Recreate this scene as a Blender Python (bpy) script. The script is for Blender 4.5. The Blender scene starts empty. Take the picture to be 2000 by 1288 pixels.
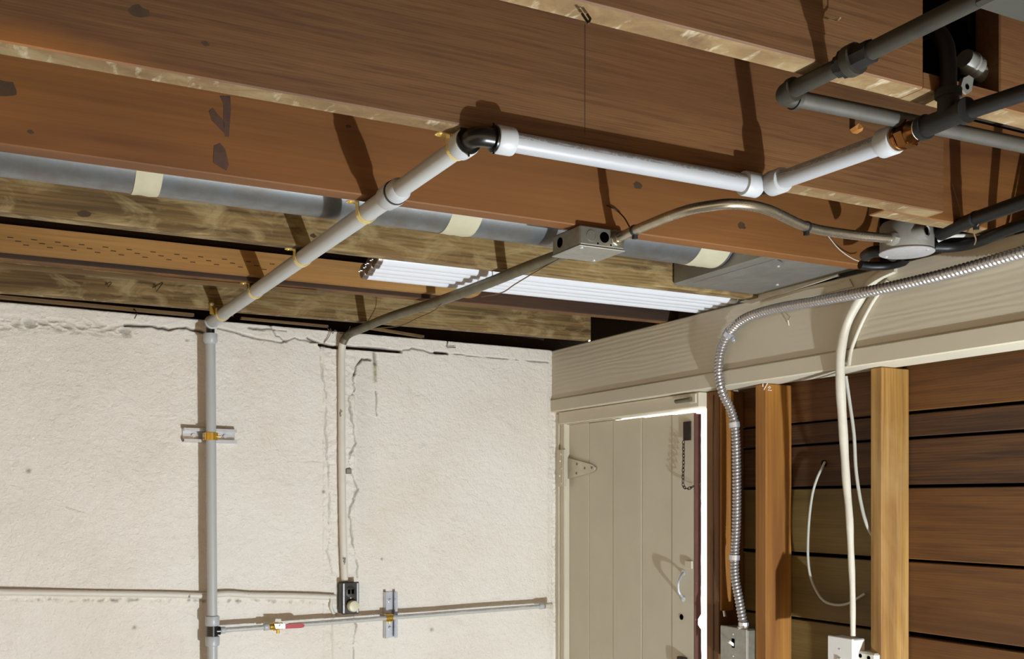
import bpy, bmesh, math, random
import numpy as np
from mathutils import Vector, Matrix, noise as mnoise

random.seed(7)
scene = bpy.context.scene
C = scene.collection

# ---------------------------------------------------------------- camera
FPX, CX, HY = 2065.0, 1000.0, 978.0            # focal length in px, principal column, horizon row (2000 x 1288)
YAW = math.atan(1080 / FPX)
EYE = Vector((0, 0, 1.6))
FW = Vector((math.sin(YAW), math.cos(YAW), 0)); RT = Vector((math.cos(YAW), -math.sin(YAW), 0)); UP = Vector((0, 0, 1))
cam = bpy.data.cameras.new('camera'); cam.sensor_width = 36; cam.lens = FPX / 2000 * 36
cam.shift_y = (HY - 644) / 2000; cam.clip_start = 0.02
co = bpy.data.objects.new('camera', cam); C.objects.link(co)
co.location = EYE; co.rotation_euler = (math.pi / 2, 0, -YAW); scene.camera = co

# ---------------------------------------------------------------- world, lights, exposure
w = bpy.data.worlds.new('world'); scene.world = w; w.use_nodes = True
bg = w.node_tree.nodes['Background']; bg.inputs[0].default_value = (1.0, 0.74, 0.46, 1); bg.inputs[1].default_value = 1.05
ld = bpy.data.lights.new('work_lamp', 'POINT'); ld.energy = 325; ld.color = (0.80, 0.91, 1.0); ld.shadow_soft_size = 0.022
lo = bpy.data.objects.new('work_lamp', ld); C.objects.link(lo); lo.location = (1.38, 0.10, 0.32)
sd = bpy.data.lights.new('sun', 'SUN'); sd.energy = 24; sd.angle = 0.01; sd.color = (1, 0.98, 0.95)
so = bpy.data.objects.new('sun', sd); C.objects.link(so); so.rotation_euler = Vector((0.42, 0.05, -1)).to_track_quat('-Z', 'Y').to_euler()
so.location = (2.4, 1, 6)
vs = scene.view_settings; vs.view_transform = 'Standard'; vs.look = 'None'; vs.gamma = 1; vs.exposure = 0.0; vs.use_curve_mapping = False

# ---------------------------------------------------------------- pixel -> place
WK, WS = 3.127, 0.0624                          # the plaster wall stands at y = WK + WS * x
def ray(px, py): return FW + RT * ((px - CX) / FPX) + UP * ((HY - py) / FPX)
def P(px, py, x=None, y=None, z=None):
    r = ray(px, py)
    t = (x - EYE.x) / r.x if x is not None else ((y - EYE.y) / r.y if y is not None else (z - EYE.z) / r.z)
    return EYE + r * t
def PW(px, py, off=0.0):                        # a point `off` metres in front of the plaster wall
    r = ray(px, py); t = (WK - off) / (r.y - WS * r.x); return EYE + r * t
def wall_y(x): return WK + WS * x
WN = Vector((WS, -1, 0)).normalized()           # plaster wall normal, into the room
WT = Vector((1, WS, 0)).normalized()            # along the plaster wall, to the right

def L(h):
    h = h.lstrip('#'); o = []
    for i in (0, 2, 4):
        c = int(h[i:i+2], 16) / 255; o.append(c / 12.92 if c <= 0.04045 else ((c + 0.055) / 1.055) ** 2.4)
    return (*o, 1)

HX = L
# ---------------------------------------------------------------- materials
class NT:
    def __init__(s, name):
        s.m = bpy.data.materials.new(name); s.m.use_nodes = True; s.t = s.m.node_tree
        s.b = s.t.nodes['Principled BSDF']
    def n(s, typ, **kw):
        nd = s.t.nodes.new(typ)
        for k, v in kw.items(): setattr(nd, k, v)
        return nd
    def l(s, a, b): s.t.links.new(a, b)
    def coord(s, scale=(1, 1, 1), out='Object'):
        tc = s.n('ShaderNodeTexCoord'); mp = s.n('ShaderNodeMapping'); mp.inputs['Scale'].default_value = scale
        s.l(tc.outputs[out], mp.inputs['Vector']); return mp.outputs[0]
    def noise(s, vec, scale, detail=4, rough=.55, dist=0):
        nd = s.n('ShaderNodeTexNoise'); nd.inputs['Scale'].default_value = scale; nd.inputs['Detail'].default_value = detail
        nd.inputs['Roughness'].default_value = rough; nd.inputs['Distortion'].default_value = dist
        s.l(vec, nd.inputs['Vector']); return nd.outputs['Fac']
    def ramp(s, fac, stops):
        r = s.n('ShaderNodeValToRGB'); e = r.color_ramp.elements
        e[0].position, e[0].color = stops[0][0], stops[0][1]
        e[1].position, e[1].color = stops[-1][0], stops[-1][1]
        for p, c in stops[1:-1]:
            x = e.new(p); x.color = c
        s.l(fac, r.inputs[0]); return r.outputs[0]
    def mix(s, fac, a, b, mode='MIX'):
        m = s.n('ShaderNodeMix', data_type='RGBA', blend_type=mode)
        for sock, v in ((m.inputs[0], fac), (m.inputs[6], a), (m.inputs[7], b)):
            if isinstance(v, bpy.types.NodeSocket): s.l(v, sock)
            else: sock.default_value = v
        return m.outputs[2]
    def math(s, op, a, b=None):
        m = s.n('ShaderNodeMath', operation=op)
        for i, v in enumerate((a, b)):
            if v is None: continue
            if isinstance(v, bpy.types.NodeSocket): s.l(v, m.inputs[i])
            else: m.inputs[i].default_value = v
        return m.outputs[0]
    def bump(s, h, strength, dist=.002, prev=None):
        b = s.n('ShaderNodeBump'); b.inputs['Strength'].default_value = strength; b.inputs['Distance'].default_value = dist
        s.l(h, b.inputs['Height'])
        if prev is not None: s.l(prev, b.inputs['Normal'])
        return b.outputs[0]
    def done(s, col=None, rough=.6, metal=0, normal=None):
        if col is not None:
            if isinstance(col, bpy.types.NodeSocket): s.l(col, s.b.inputs['Base Color'])
            else: s.b.inputs['Base Color'].default_value = col
        if isinstance(rough, bpy.types.NodeSocket): s.l(rough, s.b.inputs['Roughness'])
        else: s.b.inputs['Roughness'].default_value = rough
        s.b.inputs['Metallic'].default_value = metal
        if normal is not None: s.l(normal, s.b.inputs['Normal'])
        return s.m

K1, K0 = (1, 1, 1, 1), (0, 0, 0, 1)

def wood(name, dark, mid, light, axis='x', period=.004, lines=.35, blotch=None, blotch_amt=.5, bump=.25, rough=.72, wav=2.0, blotch_scale=3.0, gain=1.0, heart=None):
    s = NT(name)
    L = lambda h: tuple(c * gain * k for c, k in zip(HX(h)[:3], (1.0, .96, .80))) + (1,)
    g = .10                                             # stretch along the grain
    sc = {'x': (g, 1, 1), 'y': (1, g, 1), 'z': (1, 1, g)}[axis]
    v = s.coord(sc)
    big = s.noise(v, 9, 3, .5, .6)
    fib = s.noise(s.coord({'x': (6, 260, 260), 'y': (260, 6, 260), 'z': (260, 260, 6)}[axis]), 1, 3, .6)
    wv = s.n('ShaderNodeTexWave', wave_type='BANDS', bands_direction={'x': 'Z', 'y': 'Z', 'z': 'X'}[axis], wave_profile='SIN')
    wv.inputs['Scale'].default_value = 2 * math.pi / 20 / period; wv.inputs['Distortion'].default_value = wav * 3
    wv.inputs['Detail'].default_value = 3; wv.inputs['Detail Scale'].default_value = .25
    s.l(v, wv.inputs['Vector'])
    st = s.noise(s.coord({'x': (.035, 1, 1), 'y': (1, .035, 1), 'z': (1, 1, .035)}[axis]), .55 / period, 5, .6, .3)
    col = s.ramp(big, [(.28, L(dark)), (.5, L(mid)), (.74, L(light))])
    col = s.mix(s.math('MULTIPLY', s.ramp(wv.outputs['Fac'], [(.1, K1), (.75, K0)]), lines * .55), col, L(dark), 'MIX')
    col = s.mix(s.math('MULTIPLY', s.ramp(st, [(.36, K1), (.52, K0)]), min(1, lines * 1.5)), col, L(dark), 'MIX')
    col = s.mix(s.math('MULTIPLY', s.ramp(st, [(.55, K0), (.72, K1)]), lines), col, L(light), 'MIX')
    col = s.mix(.28, col, s.ramp(fib, [(.3, (.35, .32, .3, 1)), (.7, (1, 1, 1, 1))]), 'MULTIPLY')
    if blotch:
        bn = s.noise(s.coord({'x': (.45, 1, 1), 'y': (1, .45, 1), 'z': (1, 1, .45)}[axis]), blotch_scale, 5, .62, .8)
        col = s.mix(s.math('MULTIPLY', s.ramp(bn, [(.46, K0), (.66, K1)]), blotch_amt), col, L(blotch))
    if heart:                                            # a redder band of heartwood along the lower part of the board
        tc = s.n('ShaderNodeTexCoord'); sx = s.n('ShaderNodeSeparateXYZ'); s.l(tc.outputs['Object'], sx.inputs[0])
        hz = s.math('ADD', sx.outputs[2], s.math('MULTIPLY', s.noise(s.coord((.8, 1, 1)), 5, 3), .05))
        hx = s.math('ADD', s.math('MULTIPLY', sx.outputs[0], .11), hz)
        col = s.mix(s.math('MULTIPLY', s.ramp(hx, [(.085, K1), (.12, K0)]), .75), col, L(heart))
    nb = s.bump(st, bump, .0014); nb = s.bump(fib, bump, .001, nb)
    return s.done(col, rough, 0, nb)

def paint(name, base, var, amt=.5, scale=6, rough=.55, bump=.15, grain=None, grain_axis=None, chips=None):
    s = NT(name)
    v = s.coord()
    n1 = s.noise(v, scale, 5, .6); n2 = s.noise(v, 160, 3, .6)
    col = s.mix(s.math('MULTIPLY', s.ramp(n1, [(.35, K0), (.7, K1)]), amt), L(base), L(var))
    nb = s.bump(n2, bump, .001)
    if grain:
        sc = {'y': (1, .12, 1), 'z': (1, 1, .12)}[grain_axis]
        wv = s.n('ShaderNodeTexWave', wave_type='RINGS', rings_direction={'y': 'Y', 'z': 'Z'}[grain_axis], wave_profile='SIN')
        wv.inputs['Scale'].default_value = grain; wv.inputs['Distortion'].default_value = 9; wv.inputs['Detail'].default_value = 2
        wv.inputs['Detail Scale'].default_value = .7
        s.l(s.coord(sc), wv.inputs['Vector'])
        mask = s.ramp(s.noise(s.coord((1, .5, 1)), 2.3, 2), [(.4, K0), (.62, K1)])
        nb = s.bump(s.math('MULTIPLY', wv.outputs['Fac'], mask), .3, .0010, nb)
    if chips:
        cn = s.noise(s.coord((1, 1, .5)), 34, 6, .7)
        col = s.mix(s.ramp(cn, [(.64, K0), (.67, K1)]), col, L(chips))
    return s.done(col, rough, 0, nb)

def metal(name, base, var=None, rough=.35, metallic=1.0, scale=20, amt=.6, bump=.0, rvar=.12):
    s = NT(name); v = s.coord()
    n1 = s.noise(v, scale, 5, .65)
    col = L(base) if not var else s.mix(s.math('MULTIPLY', s.ramp(n1, [(.35, K0), (.68, K1)]), amt), L(base), L(var))
    r = s.math('ADD', s.math('MULTIPLY', n1, rvar * 2), rough - rvar)
    nb = s.bump(s.noise(v, 220, 3), bump, .001) if bump else None
    return s.done(col, r, metallic, nb)

def plain(name, base, rough=.5, metallic=0.0, spec=None):
    s = NT(name); m = s.done(L(base), rough, metallic)
    if spec is not None: s.b.inputs['Specular IOR Level'].default_value = spec
    return m

def plastic_pipe_mat(name, base, prnt=None, lo=.02, hi=.1):
    s = NT(name); v = s.coord()
    col = s.mix(s.math('MULTIPLY', s.noise(v, 14, 3), .25), L(base), L('9c9c99'))
    if prnt:                                             # faint factory lettering running along the pipe (uv: metres along, turn around)
        uv = s.n('ShaderNodeTexCoord').outputs['UV']; sx = s.n('ShaderNodeSeparateXYZ'); s.l(uv, sx.inputs[0])
        band = s.math('MULTIPLY', s.math('GREATER_THAN', sx.outputs[1], lo), s.math('LESS_THAN', sx.outputs[1], hi))
        mp = s.n('ShaderNodeMapping'); mp.inputs['Scale'].default_value = (150, 20, 1); s.l(uv, mp.inputs['Vector'])
        vo = s.n('ShaderNodeTexVoronoi'); vo.inputs['Scale'].default_value = 1.6; s.l(mp.outputs[0], vo.inputs['Vector'])
        gap = s.noise(s.coord((1, 1, 1), 'UV'), 26, 0)
        ink = s.math('MULTIPLY', s.ramp(vo.outputs['Distance'], [(.36, K0), (.44, K1)]), s.ramp(gap, [(.38, K0), (.44, K1)]))
        col = s.mix(s.math('MULTIPLY', s.math('MULTIPLY', ink, band), .55), col, L(prnt))
    m = s.done(col, .38)
    s.b.inputs['Subsurface Weight'].default_value = .0
    return m

M = {}
def lath_mat():
    s = NT('lath_scarred_edge'); v = s.coord((.6, 1, 1))
    a = s.noise(v, 16, 6, .7, .8); b = s.noise(s.coord((1, .3, .3)), 40, 4, .6)
    col = s.ramp(a, [(.3, L('5a4226')), (.5, L('715836')), (.68, L('84704e'))])
    col = s.mix(s.ramp(b, [(.56, K0), (.68, K1)]), col, L('a89b80'))
    return s.done(col, .8, 0, s.bump(a, .4, .002))
M['lath_edge'] = lath_mat()
M['joist_brown'] = wood('joist_brown', '6d4524', '8f6238', 'a5784a', 'x', .0036, .5, 'a8662a', .35, .2, .7, 1.2, 2.2, gain=0.44, heart='c07a30')
M['joist_orange'] = wood('joist_orange', '704016', '96602a', 'a87038', 'x', .013, .22, '8d5a2e', .6, .12, .66, 3.0, 2.8, gain=0.6)
M['joist_grey'] = wood('joist_grey', '4d3a1e', '82643a', 'a0855a', 'x', .008, .6, 'b8a37c', .6, .6, .85, 5.0, 24, gain=0.82)
M['joist_dark'] = wood('joist_dark', '2c1a0e', '452c1a', '5a3b24', 'x', .008, .3, None, 0, .2, .85, gain=0.6)
M['plank_orange'] = wood('plank_orange', '86602f', 'a97c44', 'b98e57', 'x', .011, .28, '9c6a30', .35, .1, .7, 1.4, gain=0.85)
M['lath_wood'] = wood('lath_wood', '5c452a', '8a6b42', 'a38152', 'x', .006, .3, None, 0, .3, .8, gain=0.6)
M['stud_wood'] = wood('stud_wood', '8a5520', 'b5792f', 'c48d45', 'z', .010, .30, '9a6530', .3, .12, .65, 3.0, gain=0.72)
M['stud_pale'] = wood('stud_pale', '8d6230', 'b98b4a', 'cfa768', 'z', .009, .5, 'd3b483', .4, .15, .65, 7.0, gain=0.72)
M['jamb_wood'] = wood('jamb_wood', '6f4a22', '936231', 'a5733c', 'z', .010, .25, '4a3018', .3, .12, .7, gain=0.6)
M['sheath_brown'] = wood('sheath_brown', '55310f', '7d4f1e', '93622a', 'y', .006, .4, '8d5f2c', .4, .25, .7, 3.0, 2.5, gain=0.58)
M['sheath_rough'] = wood('sheath_rough', '4a2c10', '6d451d', '86592b', 'y', .007, .7, None, .4, .6, .75, 6.0, 2.5, gain=0.5)
M['sheath_olive'] = wood('sheath_olive', '6b5a2e', '8a7440', '9c8750', 'y', .008, .25, '7d5f30', .35, .15, .7, 2.0, 3, gain=0.6)
M['subfloor'] = wood('subfloor', '2a1d12', '3d2a1a', '4b3422', 'y', .01, .3, None, 0, .2, .9, gain=0.6)
M['beam_paint'] = paint('beam_paint', 'c3b9a4', 'b8ae98', .5, 4, .5, .12, grain=24, grain_axis='y')
M['beam_strip'] = paint('beam_strip', 'c6bca7', 'b9af99', .5, 4, .5, .12)
M['door_paint'] = paint('door_paint', 'c6bda8', 'b9b09a', .6, 5, .5, .1)
M['door_trim'] = paint('door_trim', 'c8bea8', 'b8ae98', .6, 6, .5, .12)
M['hinge_paint'] = paint('hinge_paint', 'cdc4ae', 'b3a992', .6, 18, .35, .2)
M['door_edge'] = paint('door_edge', '5a3327', '3f231c', .7, 12, .7, .3, chips='a79d88')
M['white_cable'] = paint('white_cable', 'c3bbab', 'b0a793', .5, 30, .5, .2)
M['wall_conduit'] = paint('wall_conduit', 'd2cabd', 'c6beae', .5, 10, .5, .15, chips='6d655c')
M['pex'] = plastic_pipe_mat('milky_plastic', 'aeaeac')
M['pex_print'] = plastic_pipe_mat('milky_plastic_lettered', '9c9c9f', '5f5044', .02, .105)
M['pex_print2'] = plastic_pipe_mat('milky_plastic_thin', 'b6b4ad', '6f685f', .02, .13)
M['sleeve'] = plastic_pipe_mat('milky_plastic_sleeve', 'acadaf')
M['black_plastic'] = plain('black_plastic', '15120f', .28)
M['rubber'] = plain('black_rubber', '1d1d1e', .5)
M['brass'] = metal('brass', 'd8b04a', 'b88a30', .28, .75)
M['bright_brass'] = metal('yellow_plated_steel', 'ecd790', 'd2b560', .3, .6)
M['copper'] = metal('brass_adapter', '8c5f35', '66421f', .22)
M['zinc'] = metal('zinc_plated_steel', 'd2d4da', 'b4b8c0', .3, .65)
M['emt'] = metal('galvanised_tube', 'b9b09d', '948b78', .28, .88)
M['emt_old'] = metal('dull_grey_tube', '6f6752', '544d3c', .5, .4)
M['flex'] = metal('flexible_steel', 'b5afac', '9a9490', .3, .75)
M['box_metal'] = metal('stamped_box_steel', '8f8b80', '757064', .5, .8, 40)
M['cover_metal'] = metal('cover_plate_steel', 'a8a59c', '929086', .5, .7, 40)
M['alum'] = metal('cast_aluminium', '827f77', '6c6962', .55, .3, 30)
M['disc'] = metal('grey_cover_disc', 'a9a5a6', '98958f', .5, .3, 60)
M['duct'] = metal('galvanised_sheet', '83878a', '6e6253', .42, .75, 20, .6)
M['boot'] = metal('dull_sheet_metal', '8c8a84', '75726a', .5, .6, 9, .7)
M['tape'] = paint('cloth_duct_tape', 'b3ab92', 'a39a7e', .6, 16, .7, .35)
M['iron'] = metal('black_iron', '2b2821', '3d392e', .58, .25, 18, .7, .25)
M['iron_dark'] = metal('tarred_iron', '0f0d0b', '1a1613', .62, .2, 18, .7, .3)
M['iron_light'] = metal('worn_iron', '4c4841', '38352e', .6, .25, 14, .7, .2)
M['grey_board'] = paint('grey_green_metal', '33312a', '2a2822', .6, 9, .6, .15)
M['tube_glass'] = plain('white_tube_glass', 'd2d2d6', .25)
M['rust_cap'] = metal('rusty_cap', '8c8078', '4c3428', .4, .8, 60)
M['white_box'] = plain('white_plastic', 'dcd9d4', .4)
M['cream'] = plain('cream_plastic', 'ccc4a8', .4)
M['bakelite'] = metal('dark_cover_plate', '2c2926', '4a4641', .35, .5, 30)
M['red'] = plain('red_vinyl', 'a31a1c', .35)
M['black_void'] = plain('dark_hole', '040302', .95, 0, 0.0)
M['black_cable'] = plain('black_cable', '101111', .45, 0, .3)
M['grey_cable'] = plain('grey_cable', 'a9a59b', .5)
M['nail'] = metal('rusty_nail', '3a2a20', '1d1410', .6, .6)
M['twine'] = plain('jute_twine', '6b5236', .9)
M['white_peel'] = paint('peeling_white_paint', 'd3cfc0', 'b5b09e', .6, 20, .6, .4)
M['chalk'] = plain('chalk', 'e6e0d6', .9)
M['concrete'] = paint('grey_concrete', '8b857a', '77716a', .6, 3, .85, .3)
M['outside'] = plain('outside_white_wall', 'eeeeee', .9)
M['white_screw'] = plain('painted_screw', 'c3baa4', .5)

def plaster():
    s = NT('painted_plaster')
    v = s.coord()
    n1 = s.noise(v, 2.2, 4, .6); n2 = s.noise(v, 34, 6, .62, .4); n3 = s.noise(v, 120, 4, .6); n4 = s.noise(v, 330, 2, .5)
    col = s.ramp(n1, [(.32, L('dbd0c2')), (.5, L('e1d8cc')), (.7, L('e4dcd2'))])
    col = s.mix(s.math('MULTIPLY', s.ramp(n2, [(.3, K1), (.42, K0)]), .12), col, L('b0a594'))
    a3 = s.n('ShaderNodeAttribute', attribute_name='patch')
    col = s.mix(s.math('MULTIPLY', a3.outputs['Fac'], .5), col, L('cfc8c0'))
    at = s.n('ShaderNodeAttribute', attribute_name='dirt')
    col = s.mix(at.outputs['Fac'], col, L('1d1712'))
    a2 = s.n('ShaderNodeAttribute', attribute_name='stain')
    col = s.mix(a2.outputs['Fac'], col, L('787a45'))
    nb = s.bump(n2, .5, .010); nb = s.bump(n3, .6, .005, nb); nb = s.bump(n4, .3, .0015, nb)
    return s.done(col, .62, 0, nb)
M['plaster'] = plaster()

# ---------------------------------------------------------------- geometry helpers
class MB:
    def __init__(s): s.v = []; s.f = []; s.uv = []; s.sm = []; s.mi = []
    def add(s, vs, fs, uvs=None, smooth=False, mi=0):
        o = len(s.v); s.v += [Vector(a) for a in vs]
        for k, f in enumerate(fs):
            s.f.append([o + i for i in f]); s.uv.append(uvs[k] if uvs else [(0, 0)] * len(f)); s.sm.append(smooth); s.mi.append(mi)
        return s
    def box(s, x0, x1, y0, y1, z0, z1, bev=.0, mi=0, bottom=None):
        return s.obox(Vector(((x0+x1)/2, (y0+y1)/2, (z0+z1)/2)), Vector((abs(x1-x0)/2, 0, 0)), Vector((0, abs(y1-y0)/2, 0)), Vector((0, 0, abs(z1-z0)/2)), bev, mi, bottom)
    def obox(s, c, a, b, d, bev=0, mi=0, bottom=None):
        bm = bmesh.new(); bmesh.ops.create_cube(bm, size=2)
        m = Matrix((a, b, d)).transposed().to_4x4(); m.translation = c
        bmesh.ops.transform(bm, matrix=m, verts=bm.verts)
        if bev: bmesh.ops.bevel(bm, geom=bm.edges[:], offset=bev, segments=1, affect='EDGES', clamp_overlap=True)
        bmesh.ops.recalc_face_normals(bm, faces=bm.faces)
        bm.verts.index_update(); o = len(s.v); s.v += [v.co.copy() for v in bm.verts]
        for f in bm.faces:
            s.f.append([o + v.index for v in f.verts]); s.uv.append([(0, 0)] * len(f.verts)); s.sm.append(False)
            s.mi.append(bottom if bottom is not None and f.normal.z < -.9 else mi)
        bm.free(); return s
    def tube(s, pts, r, seg=14, caps=True, smooth=True, mi=0, squash=None):
        pts = [Vector(p) for p in pts]; n = len(pts); rings = []; acc = 0; prev = None
        ts = []
        for i in range(n):
            t = (pts[min(i+1, n-1)] - pts[max(i-1, 0)]).normalized(); ts.append(t)
        ref = Vector((0, 0, 1)) if max(abs(t.z) for t in ts[:1]) < .95 else Vector((0, -1, 0))
        side = ts[0].cross(ref).normalized()
        vv = []; us = []
        for i in range(n):
            t = ts[i]; side = (side - t * side.dot(t)).normalized(); up = side.cross(t)
            if i: acc += (pts[i] - pts[i-1]).length
            us.append(acc)
            for k in range(seg):
                a = 2 * math.pi * k / seg
                rr = r(acc, a, i / (n - 1)) if callable(r) else r
                vv.append(pts[i] + (side * math.cos(a) + up * math.sin(a) * (squash or 1)) * rr)
        fs = []; uv = []
        for i in range(n - 1):
            for k in range(seg):
                k2 = (k + 1) % seg
                fs.append((i*seg+k, i*seg+k2, (i+1)*seg+k2, (i+1)*seg+k))
                u0, u1, v0, v1 = us[i], us[i+1], k / seg, (k + 1) / seg
                uv.append([(u0, v0), (u0, v1), (u1, v1), (u1, v0)])
        s.add(vv, fs, uv, smooth, mi)
        if caps:
            o = len(s.v) - len(vv)
            s.f.append([o + k for k in range(seg)][::-1]); s.uv.append([(0, 0)] * seg); s.sm.append(False); s.mi.append(mi)
            s.f.append([o + (n-1)*seg + k for k in range(seg)]); s.uv.append([(0, 0)] * seg); s.sm.append(False); s.mi.append(mi)
        return s
    def lathe(s, p0, d, prof, seg=18, smooth=True, mi=0):
        d = Vector(d).normalized(); p0 = Vector(p0)
        ref = Vector((0, 0, 1)) if abs(d.z) < .9 else Vector((0, -1, 0))
        a = d.cross(ref).normalized(); b = a.cross(d)
        vv = [p0 + d*t + (a*math.cos(2*math.pi*k/seg) + b*math.sin(2*math.pi*k/seg)) * r for t, r in prof for k in range(seg)]
        fs = [(i*seg+k, i*seg+(k+1) % seg, (i+1)*seg+(k+1) % seg, (i+1)*seg+k) for i in range(len(prof)-1) for k in range(seg)]
        # doubled rings keep hard edges where the profile turns sharply
        s.add(vv, fs, None, smooth, mi)
        o = len(s.v) - len(vv)
        s.f.append([o + k for k in range(seg)][::-1]); s.uv.append([(0, 0)] * seg); s.sm.append(False); s.mi.append(mi)
        s.f.append([o + (len(prof)-1)*seg + k for k in range(seg)]); s.uv.append([(0, 0)] * seg); s.sm.append(False); s.mi.append(mi)
        return s
    def prism(s, poly, ext, mi=0):
        poly = [Vector(p) for p in poly]; ext = Vector(ext); n = len(poly)
        s.add(poly + [p + ext for p in poly], [tuple(range(n))[::-1], tuple(range(n, 2*n))] + [(i, (i+1) % n, n+(i+1) % n, n+i) for i in range(n)], None, False, mi)
        return s
    def build(s, name, mats, parent=None, base=None):
        if base is None:
            if parent is not None: base = BASE[parent.name]
            else:
                xs = [v.x for v in s.v]; ys = [v.y for v in s.v]; zs = [v.z for v in s.v]
                base = Vector(((min(xs)+max(xs))/2, (min(ys)+max(ys))/2, min(zs)))
        base = Vector(base)
        me = bpy.data.meshes.new(name); me.from_pydata([tuple(v - base) for v in s.v], [], s.f); 
        if not isinstance(mats, (list, tuple)): mats = [mats]
        for m in mats: me.materials.append(m)
        me.polygons.foreach_set('use_smooth', s.sm); me.polygons.foreach_set('material_index', s.mi)
        uvl = me.uv_layers.new(name='UVMap'); uvl.data.foreach_set('uv', [c for f in s.uv for p in f for c in p])
        me.validate(); 
        bm = bmesh.new(); bm.from_mesh(me); bmesh.ops.recalc_face_normals(bm, faces=bm.faces); bm.to_mesh(me); bm.free()
        o = bpy.data.objects.new(name, me); C.objects.link(o)
        if parent is not None: o.parent = parent
        else: o.location = base
        BASE[o.name] = base
        if any(s.sm): me.set_sharp_from_angle(angle=math.radians(40))
        return o
BASE = {}
def tag(o, label, cat, group=None):
    o['label'] = label; o['category'] = cat
    if group: o['group'] = group
    return o
def struct(o, label=None):
    o['kind'] = 'structure'
    if label: o['label'] = label
    return o
def thing(name, label, cat, base, group=None):
    o = bpy.data.objects.new(name, None); o.empty_display_size = .05; C.objects.link(o); o.location = base; BASE[o.name] = Vector(base)
    if cat: tag(o, label, cat, group)
    return o
def copy_tree(o, off, parent=None):
    c = o.copy(); C.objects.link(c)
    if parent is not None: c.parent = parent
    else: c.location = o.location + Vector(off)
    for ch in list(o.children): copy_tree(ch, off, c)
    return c
def smooth_path(pts, step=.01):
    pts = [Vector(p) for p in pts]; q = [pts[0]*2 - pts[1]] + pts + [pts[-1]*2 - pts[-2]]; out = []
    for i in range(1, len(q) - 2):
        p0, p1, p2, p3 = q[i-1:i+3]; n = max(2, int((p2-p1).length / step))
        for k in range(n):
            t = k / n
            out.append(.5 * ((2*p1) + (p2-p0)*t + (2*p0-5*p1+4*p2-p3)*t*t + (3*p1-p0-3*p2+p3)*t**3))
    out.append(pts[-1]); return out
def line(a, b, n=2): return [Vector(a).lerp(Vector(b), i / (n - 1)) for i in range(n)]

ZJ = 2.13                                                # underside of the joists
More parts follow.
